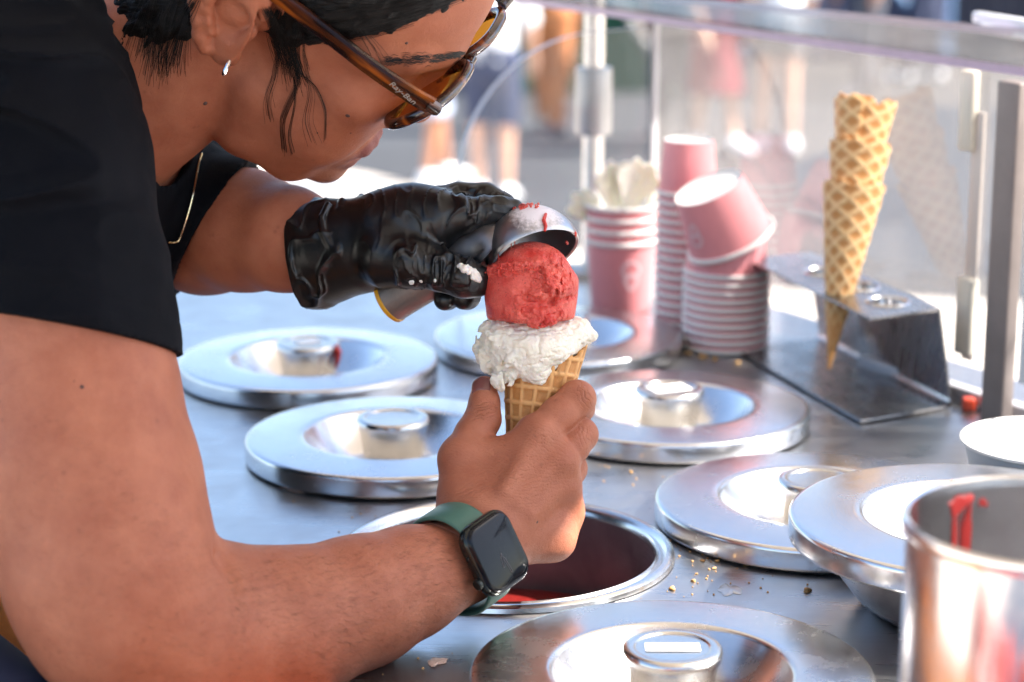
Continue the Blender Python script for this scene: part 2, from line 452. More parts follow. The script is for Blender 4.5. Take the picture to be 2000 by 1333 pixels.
# lid resting on the raised bowl
bowl = MB().lathe([(.0002, 0), (.060, 0), (.066, .002), (.076, .010), (.088, .026), (.0965, .046), (.0985, .052), (.0975, .0525), (.0955, .046), (.086, .026), (.074, .011), (.064, .004), (.0002, .003)], 128).build('steel_bowl', BOWLST)
bowl.location = (.302, 1.372, .001); tag(bowl, 'dull steel bowl standing on the counter under a spare lid', 'bowl')
o = copy_tree(lid0); o.location = (.302, 1.372, .0520); o.rotation_euler.z = 2.6
tag(o, 'round steel lid lying raised on a bowl behind the tall canister', 'lid', LIDGROUP)
# red spoons in a tray at the near edge of the counter (added below the frame for the canister to mirror)
RSP = mat('red_plastic_spoon', (.70, .045, .02), .35)
tray = empty('added_spoon_tray', (.20, .845, 0)); tag(tray, 'pale tray of upright red plastic spoons at the near counter edge, unseen, added for the canister to mirror', 'spoon tray')
MB().box((0, 0, .035), (.50, .04, .066), None, .004).build('tray_body', mat('pale_pink_plastic', (.62, .42, .40), .5), tray)
for k in range(40):
    x = -.235+.012*k
    b = MB(); b.box((0, 0, .088), (.0085, .004, .046), None, .0015); o = b.build('spoon', RSP, tray) if k == 0 else None
    if k == 0: sp0 = o
    else:
        o = sp0.copy(); col.objects.link(o); o.parent = tray
    o.location = (x, .008*math.sin(k*2.3), .004*math.sin(k*1.7))
# tall steel canister near the lens
can = empty('steel_canister', (0, 0, 0)); pc = V(2052, 1012, 1.03); zt = pc[2]
can.location = (pc[0], pc[1], 0); tag(can, 'tall shiny steel canister with red patches inside, out of focus at the right edge', 'canister')
MB().lathe([(.0002, .001), (.066, .001), (.0665, .004), (.0665, zt-.004), (.0655, zt-.003), (.0655, .006), (.0002, .006)], 128).build('body', CAN, can)
MB().lathe([(.0650, zt-.005), (.0655, zt-.001), (.0672, zt), (.0690, zt-.0015), (.0694, zt-.004), (.0684, zt-.007), (.0665, zt-.008)], 128).build('rim', CAN, can)
b = MB()
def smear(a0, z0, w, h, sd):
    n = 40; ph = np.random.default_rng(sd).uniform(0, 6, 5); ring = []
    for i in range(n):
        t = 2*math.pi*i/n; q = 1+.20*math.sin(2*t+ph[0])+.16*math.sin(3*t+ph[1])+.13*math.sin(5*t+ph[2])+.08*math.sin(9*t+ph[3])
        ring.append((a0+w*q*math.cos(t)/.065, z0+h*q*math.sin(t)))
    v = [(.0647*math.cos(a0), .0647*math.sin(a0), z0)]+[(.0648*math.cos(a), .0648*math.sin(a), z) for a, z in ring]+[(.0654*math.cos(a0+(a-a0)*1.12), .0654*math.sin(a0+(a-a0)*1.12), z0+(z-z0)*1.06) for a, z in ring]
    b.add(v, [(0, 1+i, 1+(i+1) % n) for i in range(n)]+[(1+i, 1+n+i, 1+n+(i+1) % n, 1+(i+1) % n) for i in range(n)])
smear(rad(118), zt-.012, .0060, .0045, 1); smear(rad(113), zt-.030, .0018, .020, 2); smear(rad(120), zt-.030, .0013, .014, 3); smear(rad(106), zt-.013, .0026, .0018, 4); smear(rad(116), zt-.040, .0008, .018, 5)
b.build('red_patch', mat('thin_red_patch', (.26, .022, .020), .35), can)  # irregular red patches laid on the inner wall
# white bowl at the right edge
pb = V(2045, 862, 1.60)
wb_ = empty('white_bowl', (pb[0], pb[1], 0)); tag(wb_, 'white paper bowl cut by the right edge of the picture', 'bowl')
zr = pb[2]
MB().lathe([(.0002, .002), (.040, .002), (.042, 0), (.0435, .002), (.0595, zr-.001), (.0585, zr-.001), (.042, .005), (.0002, .005)], 96).build('body', WHITE, wb_)
MB().lathe([(.0585, zr-.002), (.059, zr+.001), (.0605, zr+.002), (.0622, zr+.001), (.0624, zr-.001), (.061, zr-.002)], 96, close=True).build('rim', WHITE, wb_)

# ================================================================ cone holder and stacked cones
u = np.array([-.31, .951, 0]); u /= np.linalg.norm(u)
P1 = np.array([.299, 1.816, .004]); P2 = np.array([.385, 1.864, .004]); T1 = G(1700, 621, .09); T2 = G(1833, 604, .09)
LEN = .262
hold = empty('cone_holder', tuple(P1*[1, 1, 0])); tag(hold, 'bent steel cone rack with round holes in its top plate', 'cone holder')
def hp(o): o.parent = hold; o.matrix_parent_inverse = Matrix.Translation(-Vector((P1[0], P1[1], 0))); return o
def slab(quad, th, nrm):
    q = [np.array(p) for p in quad]; n = np.array(nrm)*th
    b = MB(); b.add(q+[p+n for p in q], [(0, 1, 2, 3)[::-1], (4, 5, 6, 7), (0, 1, 5, 4), (1, 2, 6, 5), (2, 3, 7, 6), (3, 0, 4, 7)]); return b
hp(slab([P1, P2, P2+u*LEN, P1+u*LEN], .002, (0, 0, -1)).build('base_plate', HOLDER, smooth=False))
wn_ = np.cross(u, T2-P2); wn_ /= np.linalg.norm(wn_)
hp(slab([P2, T2, T2+u*LEN, P2+u*LEN], .002, wn_ if wn_[0] > 0 else -wn_).build('back_plate', HOLDER, smooth=False))
fil = []
for i in range(9):
    a = math.pi/2*i/8; o_ = P2+np.array([0, 0, .0012]); inw = (P1-P2)/np.linalg.norm(P1-P2); upv = (T2-P2)/np.linalg.norm(T2-P2); R_b = .0055
    fil.append(o_+inw*R_b*(1-math.sin(a))+upv*R_b*(1-math.cos(a))-wn_*.0004*(1 if wn_[0] > 0 else -1))
b = MB(); nn2 = len(fil); b.add(fil+[p+u*LEN for p in fil], [(i, i+1, nn2+i+1, nn2+i) for i in range(nn2-1)]); hp(b.build('bend', STEEL))
# top plate with holes
ax = (T1-T2); wtop = np.linalg.norm(ax); ax /= wtop
mid = (T1+T2)/2
HS = []
for px, py in ((1715, 590), (1643, 562), (1552, 535)):
    g = G(px, py, .09); HS.append(((g-T2)@ax, (g-T2)@u))
HS = [(min(max(a, wtop*.36), wtop*.64), s) for (a, s) in HS]
bm = bmesh.new(); ed = []
def l2(pts):
    vv = [bm.verts.new(p) for p in pts]
    for i in range(len(vv)): ed.append(bm.edges.new((vv[i], vv[(i+1) % len(vv)])))
sk_ = (T1-T2)@u
l2([tuple(T2), tuple(T2+u*LEN), tuple(T1+u*LEN), tuple(T1)])
hole_c = []
for (a, s) in HS:
    c = T2+ax*a+u*s; hole_c.append(c)
    l2([tuple(c+.0175*(math.cos(2*math.pi*i/40)*ax+math.sin(2*math.pi*i/40)*u)) for i in range(40)])
bmesh.ops.triangle_fill(bm, use_beauty=True, edges=ed)
bmesh.ops.recalc_face_normals(bm, faces=bm.faces)
if sum(f.normal.z for f in bm.faces) < 0: bmesh.ops.reverse_faces(bm, faces=bm.faces)
r_ = bmesh.ops.extrude_face_region(bm, geom=bm.faces[:]); bmesh.ops.translate(bm, vec=(0, 0, -.002), verts=[v for v in r_['geom'] if isinstance(v, bmesh.types.BMVert)])
bmesh.ops.recalc_face_normals(bm, faces=bm.faces)
me = bpy.data.meshes.new('top_plate'); bm.to_mesh(me); bm.free(); me.materials.append(HOLDER)
o = bpy.data.objects.new('top_plate', me); col.objects.link(o); hp(o)
for c in hole_c:
    hp(MB().lathe([(.0172, -.006), (.0174, .0005), (.0185, .0016), (.0200, .0004)], 40, c=c).build('hole_rim', STEEL))

CONE = mat('waffle', (.68, .36, .12), .62, var=.2, vscale=160, bump=.5, bscale=700, bdist=.0006, sss=.15, sssr=(.004, .002, .0008))
def waffle_color(m, lo=(.42, .17, .045), hi=(.74, .42, .16)):
    """baked colour: ribs paler than the thin floor of each cell (attribute 'rib')"""
    T = NT(m); b = T.n['Principled BSDF']
    at = T.new('ShaderNodeAttribute'); at.attribute_name = 'rib'
    nz = T.new('ShaderNodeTexNoise'); nz.inputs['Scale'].default_value = 240; nz.inputs['Detail'].default_value = 5
    tc = T.new('ShaderNodeTexCoord'); T.link(tc.outputs['Object'], nz.inputs[0])
    ad = T.new('ShaderNodeMath', operation='MULTIPLY_ADD'); ad.inputs[1].default_value = .9; ad.inputs[2].default_value = -.45; T.link(nz.outputs[0], ad.inputs[0])
    a2 = T.new('ShaderNodeMath', operation='ADD'); T.link(at.outputs['Fac'], a2.inputs[0]); T.link(ad.outputs[0], a2.inputs[1])
    rp = T.new('ShaderNodeValToRGB'); rp.color_ramp.elements[0].color = (*lo, 1); rp.color_ramp.elements[1].color = (*hi, 1)
    T.link(a2.outputs[0], rp.inputs[0]); T.link(rp.outputs[0], b.inputs['Base Color'])
waffle_color(CONE, (.56, .25, .07), (.92, .66, .35))
def rolled_cone(L, R, nu=150, nv=120, seed=0):
    """rolled waffle cone along +z from its tip: diagonal raised lattice, overlap seam, ragged rim"""
    r2 = np.random.default_rng(seed); th = .0016
    U = np.linspace(0, 1, nu); W = np.linspace(0, 1, nv); u_, w_ = np.meshgrid(U, W, indexing='ij')
    rim = 1-.012*(np.sin(U*6.28*5+seed)+.6*np.sin(U*6.28*11+1))-.03*np.abs(r2.normal(0, .35, nu))
    zz = w_*rim[:, None]
    s = zz*L; a = u_*2.25*math.pi
    q1 = a/(2*math.pi)*7*1.0+zz*10.5; q2 = a/(2*math.pi)*7-zz*10.5
    rd = lambda q: np.clip(1.9*np.abs((q % 1)-.5)*2-.95, 0, 1)
    rib = np.maximum(rd(q1), rd(q2)); rib = rib*np.clip((w_-.18)*6, .15, 1)
    base = .0012+(R-.0012)*zz+.0018*(u_-.1)*np.clip(w_*3, 0, 1)
    ro = base+.0011*rib; ri = base-th
    vo = np.stack([ro*np.cos(a), ro*np.sin(a), s], -1).reshape(-1, 3); vi = np.stack([ri*np.cos(a), ri*np.sin(a), s+.002*(1-w_)], -1).reshape(-1, 3)
    v = np.concatenate([vo, vi]); n = nu*nv; f = []
    I, J = np.meshgrid(np.arange(nu-1), np.arange(nv-1), indexing='ij'); k = (I*nv+J).ravel()
    f = np.concatenate([np.stack([k, k+nv, k+nv+1, k+1], 1), np.stack([n+k, n+k+1, n+k+nv+1, n+k+nv], 1),
        np.stack([np.arange(nu-1)*nv+nv-1, (np.arange(nu-1)+1)*nv+nv-1, n+(np.arange(nu-1)+1)*nv+nv-1, n+np.arange(nu-1)*nv+nv-1], 1),
        np.stack([(nu-1)*nv+np.arange(nv-1), n+(nu-1)*nv+np.arange(nv-1), n+(nu-1)*nv+np.arange(nv-1)+1, (nu-1)*nv+np.arange(nv-1)+1], 1),
        np.stack([np.arange(nv-1), np.arange(nv-1)+1, n+np.arange(nv-1)+1, n+np.arange(nv-1)], 1)])
    return v, f, np.concatenate([rib.ravel(), rib.ravel()*.5+.2])
c2 = hole_c[1]
Bx = V(1669, 362, 1.985); tip = c2+(c2-Bx)*(.088/np.linalg.norm(Bx-c2)); tip = V(1619, 722, 1.975); 
axis = Vector(Bx-tip).normalized()
CL = np.linalg.norm(Bx-tip)
quat = axis.to_track_quat('Z', 'Y')
for k in range(3):
    v, f, rb = rolled_cone(CL, .0268, seed=k)
    o = mesh('waffle_cone', v, f, CONE, None, True, None, {'rib': rb})
    o.location = tuple(np.array(tip)+np.array(axis)*(.0385*k)); o.rotation_mode = 'QUATERNION'
    from mathutils import Quaternion
    o.rotation_quaternion = quat @ Quaternion((0, 0, 1), [2.2, 3.9, 1.0][k])
    tag(o, ['rolled waffle cone at the bottom of the stack with its tip below the rack', 'rolled waffle cone in the middle of the three stacked cones', 'rolled waffle cone on top of the stack with its whole rim showing'][k], 'waffle cone', 'waffle cones stacked in the rack')

# ================================================================ paper cups
PINK = mat('pink_paper', (.80, .29, .305), .5, var=.04, vscale=60)
PINKL = mat('pale_print', (.80, .52, .55), .5)
RIMW = mat('white_rim', (.82, .79, .77), .45)
def cup(rt, rb, h, name='paper_cup', emblem=None, text=False):
    """upright cup, base at z = 0"""
    t = empty(name); th = .0007
    MB().lathe([(rb, .0), (rb+.0003, .001), (rt, h)], 72).build('sleeve', PINK, t)
    MB().lathe([(rt-th, h), (rb-th, .004), (.0002, .004)], 72).build('lining', WHITE, t)
    MB().lathe([(rb-.0004, 0.0), (rb-.0012, .0028), (.0002, .003)], 72).build('base', WHITE, t)
    MB().lathe([(rt-.0012, h-.002), (rt-.0006, h+.0012), (rt+.0010, h+.002), (rt+.0026, h+.001), (rt+.0028, h-.001), (rt+.0018, h-.0026), (rt, h-.0026)], 72, close=True).build('rim', RIMW, t)
    def on(uu, vv, e=.0004):     # arc length across, height up -> point on the sleeve, facing local -y at uu = 0
        z = vv; r = rb+(rt-rb)*z/h+e; a = -math.pi/2+uu/r
        return (r*math.cos(a), r*math.sin(a), z)
    def strip(b, pts, w):
        L, R2 = [], []
        for i, p in enumerate(pts):
            q0, q1 = pts[max(i-1, 0)], pts[min(i+1, len(pts)-1)]
            d = np.array(q1)-np.array(q0); d = d/(np.linalg.norm(d)+1e-9); nn = np.array([-d[1], d[0]])*w/2
            L.append(on(*(np.array(p)+nn))); R2.append(on(*(np.array(p)-nn)))
        n = len(pts); b.add(L+R2, [(i, i+1, n+i+1, n+i) for i in range(n-1)])
    if emblem:
        cx, cyy, s = emblem
        b = MB()
        arc = [(cx+s*.5*math.cos(a), cyy+s*.32+s*.5*math.sin(a)) for a in np.linspace(-.35, math.pi+.35, 26)]
        strip(b, arc, s*.2)
        strip(b, [(cx-s*.42, cyy), (cx-s*.30, cyy-.36*s), (cx-s*.14, cyy-s*.66), (cx, cyy-.74*s), (cx+s*.14, cyy-s*.66), (cx+s*.30, cyy-.36*s), (cx+s*.42, cyy)], s*.2)
        strip(b, [(cx-s*.46+.92*s*t, cyy+.05*s) for t in np.linspace(0, 1, 9)], s*.26)
        b.build('cone_emblem', PINKL, t)
    if text:
        b = MB()
        for row, (y, w) in enumerate(((h*.30, .030), (h*.52, .024), (h*.72, .018))):
            x = -w/2
            while x < w/2:
                ww = random.uniform(.0012, .0026)
                strip(b, [(x, y-.0022), (x+ww*.3, y+.0022), (x+ww, y-.0018)], .0008); strip(b, [(x, y+.0018), (x+ww, y+.0020)], .0008); x += ww+.0007
        b.build('printed_lines', PINKL, t)
    return t
def place(o, loc, rot=(0, 0, 0)): o.location = loc; o.rotation_euler = rot
ORD = ['topmost', 'second', 'third', 'fourth', 'fifth', 'sixth', 'seventh', 'eighth', 'ninth', 'tenth', 'eleventh', 'twelfth', 'thirteenth', 'fourteenth', 'fifteenth', 'sixteenth']
# four bowls nested upright, on the left
cl = G(1212, 603)
for k in range(4):
    t = cup(.0365, .0300, .074, emblem=(.0075, .040, .019) if k == 0 else None)
    place(t, (cl[0], cl[1], .0122*k+.001), (0, 0, rad(3)))
    tag(t, 'pink paper cup at the bottom of the upright stack with a pale cone emblem' if k == 0 else ('topmost pink cup of the upright stack holding broken wafers' if k == 3 else 'pink paper cup in the upright stack, its rim %s from the bottom' % ORD[k]), 'paper cup', 'pink cups nested upright')
    if k: 
        for c in t.children: pass
CUPTOP = .0122*3+.074
# tall stack of small cups upside down
tl = G(1338, 645)
N1 = 16
for k in range(N1):
    t = cup(.0295, .0245, .052, text=(k == N1-1))
    place(t, (tl[0], tl[1], .052+.0026+.0093*k), (math.pi, 0, rad(4)))
    tag(t, 'small pink cup upside down on top of the tall stack with printed lines' if k == N1-1 else 'small pink cup upside down, %s from the top of the tall narrow stack' % ORD[N1-1-k], 'paper cup', 'small pink cups stacked upside down')
# wide bowls upside down and two tipped ones on top
ml = G(1416, 676)
N2 = 10
for k in range(N2):
    t = cup(.0405, .0335, .050)
    place(t, (ml[0], ml[1], .050+.0026+.0082*k), (math.pi, 0, rad(10)))
    tag(t, 'wide pink bowl on top of the level upside down stack, under the tipped bowl' if k == N2-1 else 'wide pink bowl upside down, %s from the top of the short wide stack' % ORD[N2-1-k], 'paper cup', 'wide pink bowls stacked upside down')
zt2 = .0026+.0082*(N2-1)+.050
t = cup(.0425, .0340, .058, emblem=(-.012, .030, .014))
wz = cU*.83-cR*.40-cT*.38; wz /= np.linalg.norm(wz); bctr = V(1384, 366, 2.10); Rm = Euler((math.pi, rad(20), rad(0))).to_matrix(); Rm = Matrix.Rotation(rad(-17), 3, 'X') @ Matrix.Rotation(rad(-24), 3, 'Y') @ Matrix.Rotation(math.pi, 3, 'X') 
Rm = Vector(-wz).to_track_quat('Z', 'Y').to_matrix(); t.rotation_euler = Rm.to_euler(); t.location = Vector(bctr)
tag(t, 'wide pink bowl tipped at a slant on top of the upside down stack', 'paper cup', 'wide pink bowls stacked upside down')
# broken wafers in the top cup
WAF = mat('wafer', (.92, .86, .75), .6, var=.06, vscale=140, bump=.5, bscale=500, sss=.4, sssr=(.006, .004, .002))
for k, (dx, dy, dz, rx, ry, s) in enumerate(((-.008, 0, .004, .25, -.12, 1.2), (.006, -.004, .004, .2, .15, 1.22), (.018, .004, -.004, .3, .55, 1.0), (-.020, .006, -.008, .2, -.6, .9))):
    prof = []
    b = MB()
    def wf(uu, vv, s=s):
        a = (uu-.5)*1.5; r = (.008+.046*vv)*s*(1+.05*math.sin(uu*19)*(vv > .9)); return (r*math.sin(a)*.55, .010*math.cos(a*2)*vv-.012*vv, r*math.cos(a))
    b.grid(wf, 24, 16)
    o = b.build('wafer_piece', WAF); so = o.modifiers.new('thickness', 'SOLIDIFY'); so.thickness = .002
    o.location = (cl[0]+dx, cl[1]+dy, CUPTOP-.018+dz); o.rotation_euler = (rx, ry, [.35, .2, .8, -.1][k])
    tag(o, ['tall broken wafer at the left of the wafers in the pink cup', 'tall broken wafer in the middle of the wafers in the pink cup', 'short broken wafer leaning right in the pink cup', 'short broken wafer leaning left in the pink cup'][k], 'wafer', 'broken wafers in the top cup')

# ================================================================ acrylic guard
def acrylic(name, dust=.1, dscale=(6, 6, 6), tint=(1, 1, 1), dcol=(.85, .84, .83), gl=1.0, rough=.02, refl=1.0):
    m = bpy.data.materials.new(name); m.use_nodes = True; T = NT(m); T.n.clear()
    out = T.new('ShaderNodeOutputMaterial'); tr = T.new('ShaderNodeBsdfTransparent'); tr.inputs[0].default_value = (*tint, 1)
    gs = T.new('ShaderNodeBsdfGlossy'); gs.inputs['Roughness'].default_value = rough; gs.inputs['Color'].default_value = (gl, gl, gl, 1)
    fr = T.new('ShaderNodeFresnel'); fr.inputs['IOR'].default_value = 1.49
    ge = T.new('ShaderNodeNewGeometry'); ib = T.new('ShaderNodeMath', operation='SUBTRACT'); ib.inputs[0].default_value = 1.0; T.link(ge.outputs['Backfacing'], ib.inputs[1])
    fm0 = T.new('ShaderNodeMath', operation='MULTIPLY'); T.link(fr.outputs[0], fm0.inputs[0]); T.link(ib.outputs[0], fm0.inputs[1])
    fm = T.new('ShaderNodeMath', operation='MULTIPLY'); fm.use_clamp = True; fm.inputs[1].default_value = refl; T.link(fm0.outputs[0], fm.inputs[0])
    m1 = T.new('ShaderNodeMixShader'); T.link(fm.outputs[0], m1.inputs[0]); T.link(tr.outputs[0], m1.inputs[1]); T.link(gs.outputs[0], m1.inputs[2])
    df = T.new('ShaderNodeBsdfDiffuse'); df.inputs[0].default_value = (*dcol, 1); tl_ = T.new('ShaderNodeBsdfTranslucent'); tl_.inputs[0].default_value = (*dcol, 1)
    m2 = T.new('ShaderNodeMixShader'); m2.inputs[0].default_value = .5; T.link(df.outputs[0], m2.inputs[1]); T.link(tl_.outputs[0], m2.inputs[2])
    tc = T.new('ShaderNodeTexCoord'); mp = T.new('ShaderNodeMapping'); mp.inputs['Scale'].default_value = dscale; T.link(tc.outputs['Object'], mp.inputs[0])
    nz = T.new('ShaderNodeTexNoise'); nz.inputs['Scale'].default_value = 1.0; nz.inputs['Detail'].default_value = 8; nz.inputs['Roughness'].default_value = .7; T.link(mp.outputs[0], nz.inputs[0])
    mr = T.new('ShaderNodeMapRange'); mr.inputs['From Min'].default_value = .3; mr.inputs['From Max'].default_value = .75; mr.inputs['To Min'].default_value = dust*.45; mr.inputs['To Max'].default_value = dust*1.6
    T.link(nz.outputs[0], mr.inputs[0])
    m3 = T.new('ShaderNodeMixShader'); T.link(mr.outputs[0], m3.inputs[0]); T.link(m1.outputs[0], m3.inputs[1]); T.link(m2.outputs[0], m3.inputs[2]); T.link(m3.outputs[0], out.inputs[0])
    MATS[name] = m; return m
ACR = acrylic('acrylic_pane', .125, (9, 9, 5), dcol=(.47, .43, .40), gl=1.0, refl=1.6)
ACRS = acrylic('acrylic_side', .03, (9, 9, 5))
ACRT = acrylic('acrylic_top', .24, (14, 14, 14), dcol=(.26, .26, .265), gl=.40, rough=.12)
EDGE = mat('acrylic_edge', (.50, .38, .52), .35, spec=.6, var=.08, vscale=120)
EDGEC = mat('acrylic_edge_clear', (.50, .49, .52), .3, spec=.6)
PLAS = mat('cream_plastic', (.74, .69, .58), .4)
guard = empty('sneeze_guard', (.2, 2.1, 0)); tag(guard, 'clear acrylic sneeze guard with a thick lilac edged top sheet', 'sneeze guard')
GO = Vector((.2, 2.1, 0))
def gp(o): o.parent = guard; o.matrix_parent_inverse = Matrix.Translation(-GO); return o
Z0 = .30
qa, qb = G(1060, 14, Z0), G(2000, 150, Z0); e = (qb-qa)/np.linalg.norm(qb-qa); nrm = np.array([-e[1], e[0], 0]); nrm = nrm if nrm[0] > 0 else -nrm
fa, fb = G(1300, 4, Z0+.012), G(2000, 73, Z0+.012)
ext = lambda p, q, s: p+(q-p)*s
A0, A1 = ext(qa, qb, -.9), ext(qa, qb, 1.9); F0, F1 = ext(fa, fb, -1.6), ext(fa, fb, 2.4)
TH = .0075
top_v = [A0, A1, F1, F0]; b = MB()
b.add([p+np.array([0, 0, TH]) for p in top_v]+[p for p in top_v], [(0, 1, 2, 3), (7, 6, 5, 4)]); gp(b.build('top_sheet', ACRT, smooth=False))
b = MB(); dz = np.array([0, 0, TH]); b.add([A0, A1, A1+dz, A0+dz], [(0, 1, 2, 3)]); b.add([F0, F1, F1+dz, F0+dz], [(0, 1, 2, 3)]); gp(b.build('top_edge', EDGE, smooth=False))
pa = qa+nrm*.030
def px_of(p):
    q = p-cC; d = q@cT; return 1000+FPX*(q@cR)/d
ss = np.linspace(-.3, 1.2, 3001); s0 = ss[np.argmin([abs(px_of(pa+e*s+np.array([0, 0, -.15]))-1277) for s in ss])]
J = pa+e*s0; J[2] = 0
K = pa+e*1.3; K[2] = 0
hz = np.array([0, 0, Z0-.001]); tk = nrm*.005
b = MB(); b.add([J, K, K+hz, J+hz, J+tk, K+tk, K+tk+hz, J+tk+hz], [(0, 1, 2, 3), (5, 4, 7, 6)]); gp(b.build('front_pane', ACR, smooth=False))
b = MB(); b.add([J, J+tk, J+tk+hz, J+hz], [(0, 1, 2, 3)]); b.add([J-e*.004, J-nrm*.003-e*.004, J-nrm*.003-e*.004+hz, J-e*.004+hz, J-nrm*.003, J, J+hz, J-nrm*.003+hz], [(0, 1, 2, 3), (4, 5, 6, 7), (0, 3, 7, 4)]); gp(b.build('pane_edge', EDGEC, smooth=False))
# side pane with a rounded upper corner, towards the vendor
poly = [(0, .035), (.225, .035)]; rr = .16
poly += [(.225-rr+rr*math.cos(a), Z0-.012-rr+rr*math.sin(a)) for a in np.linspace(0, math.pi/2, 16)]+[(0, Z0-.008)]
sp_ = [J-nrm*p[0]*.95-e*.003-e*p[0]*.18+np.array([0, 0, p[1]]) for p in poly]
n = len(sp_); b = MB(); b.add(sp_+[p-e*.005 for p in sp_], [tuple(range(n)), tuple(range(n, 2*n))[::-1]]); gp(b.build('side_pane', ACRS, smooth=False))
b = MB(); b.add([p+e*.001 for p in sp_]+[p-e*.007 for p in sp_], [(i, i+1, n+i+1, n+i) for i in range(1, n-1)]); gp(b.build('side_edge', EDGEC, smooth=False))
def on_pane(px, z):
    s = ss[np.argmin([abs(px_of(pa+e*s+np.array([0, 0, z-Z0]))-px) for s in ss])]; p = pa+e*s; p[2] = z; return p
def rot_e(): return Matrix(((e[0], nrm[0], 0), (e[1], nrm[1], 0), (0, 0, 1)))
for (px, z0, z1, w) in ((1903, .225, .295, .016), (1897, .045, .115, .020)):
    c = on_pane(px, (z0+z1)/2)-nrm*.006
    gp(MB().box(c, (w*1.05, .010, z1-z0), rot_e(), .003).build('bracket', PLAS))
c = on_pane(1906, .15)-nrm*.003; gp(MB().box(c, (.014, .003, .22), rot_e(), .001).build('mounting_strip', mat('clear_strip', (.70, .62, .56), .35)))
c = on_pane(1950, .008); gp(MB().box(c, (.36, .014, .012), rot_e(), .002).build('bottom_rail', EDGEC))
c = on_pane(2088, .155)-nrm*.034; gp(MB().box(c, (.030, .002, .22), rot_e()).build('notice_sheet', STICK))
# clear holder lying on top of the sheet
g0, g1 = G(1905, 38, Z0+.02), G(2080, 66, Z0+.02)
dd = g1-g0; L_ = np.linalg.norm(dd); dd /= L_; rm = Matrix(((dd[0], -dd[1], 0), (dd[1], dd[0], 0), (0, 0, 1)))
sh = empty('sign_holder', tuple((g0+g1)/2)); tag(sh, 'clear plastic sign rail lying on the guard top at the upper right corner', 'sign holder')
MB().box((0, 0, -.0075), (L_, .020, .006), rm, .0015).build('base_bar', mat('clear_bar', (.72, .74, .80), .15, spec=.8), sh)
MB().box((0, 0, .0025), (L_-.002, .010, .010), rm, .002).build('upper_bar', MATS['clear_bar'], sh)

# ---------------------------------------------------------------- post behind the guard and awning post on the far corner
POST = steel('galvanised', (.62, .60, .58), .3)
pp = G(1158, 548); post = empty('awning_post', (pp[0], pp[1]+.03, 0)); tag(post, 'pale metal awning post with a thicker clamp sleeve at the far counter corner', 'post')
MB().lathe([(.0115, 0), (.0115, 1.25)], 32).build('pole', POST, post)
b = MB(); b.lathe([(.0120, .160), (.0195, .160), (.0205, .164), (.0205, .230), (.0195, .234), (.0120, .234)], 40); b.build('clamp_sleeve', DARKST, post)
MB().box((0, 0, .004), (.06, .06, .008), None, .002).build('foot', DARKST, post)
b = MB(); b.box((0, 0, .147), (.026, .014, .294), rot_e(), .002)
o = b.build('square_post', mat('bronze_post', (.23, .19, .175), .5, var=.15, vscale=20)); g = on_pane(2004, .15)-nrm*.024; o.location = (g[0], g[1], 0); tag(o, 'dark square metal post standing against the guard near the right edge', 'post')
o = MB().box((0, 0, .006), (.011, .011, .012), None, .002).build('red_box', mat('red_plastic', (.55, .06, .025), .4)); g = G(1885, 806); o.location = (g[0]+.004, g[1]+.006, 0); tag(o, 'small orange red plastic box behind the guard foot', 'box')

# ---------------------------------------------------------------- crumbs and drips
CR = mat('crumb', (.62, .36, .14), .7, var=.3, vscale=300)
def crumb_mesh(m, seed, s):
    bm = bmesh.new(); bmesh.ops.create_icosphere(bm, subdivisions=2, radius=1)
    r3 = np.random.default_rng(seed); k = r3.uniform(-6, 6, 3)
    for v in bm.verts:
        f = 1+.28*math.sin(v.co.x*3+k[0])+.22*math.sin(v.co.y*4+k[1])+.2*math.sin(v.co.z*5+k[2]); v.co *= f*s; v.co.z *= .55
    me = bpy.data.meshes.new('crumb'); bm.to_mesh(me); bm.free(); me.shade_smooth(); me.materials.append(m); return me
cms = [crumb_mesh(CR, i, 1) for i in range(5)]
big = [(833, 752, .0042), (1461, 1102, .0030), (1312, 1150, .0022), (1577, 1153, .0026), (1401, 1096, .0016), (1395, 1110, .0014), (1373, 1095, .0016), (1362, 1062, .0014), (1354, 1135, .0016), (1346, 690, .003), (1372, 697, .0038), (1395, 702, .003), (1440, 708, .0025), (1330, 684, .0022), (1232, 922, .0016), (1412, 1069, .0013), (1430, 1060, .0012)]
CRL = ['large golden crumb beside the back left lid', 'largest of the golden crumbs scattered below the half covered lid', 'lone golden crumb above the front lid', 'lone golden crumb beside the raised bowl',
       'small crumb just left of the largest golden crumb', 'small crumb below left of the largest golden crumb', 'crumb between the open tub rim and the largest golden crumb', 'crumb nearest the right edge of the open tub rim',
       'tiny crumb below the scattered golden crumbs by the tub', 'leftmost crumb in front of the wide bowl stack', 'largest crumb in front of the wide bowl stack', 'crumb below the middle of the wide bowl stack',
       'rightmost crumb in front of the wide bowl stack', 'small crumb between the wide bowl stack and the lid behind the ice cream', 'single crumb between the hand and the half covered lid', 'tiny crumb above the largest golden crumb', 'tiny crumb above right of the largest golden crumb']
for k, (px, py, s) in enumerate(big):
    o = bpy.data.objects.new('crumb', cms[k % 5]); col.objects.link(o); g = G(px, py, s*.4); o.location = tuple(g); o.scale = (s, s, s); o.rotation_euler.z = k*1.7
    tag(o, CRL[k], 'crumb', 'waffle crumbs on the counter')
bm = bmesh.new()
spots = [(1345, 1062, 40, 14), (1400, 1085, 60, 20), (1480, 1090, 60, 12), (1390, 1140, 50, 12), (1400, 705, 60, 8), (1240, 940, 60, 10), (560, 955, 40, 4), (1300, 1180, 70, 10), (1500, 1120, 80, 10), (700, 1010, 60, 4), (830, 1290, 60, 5)]
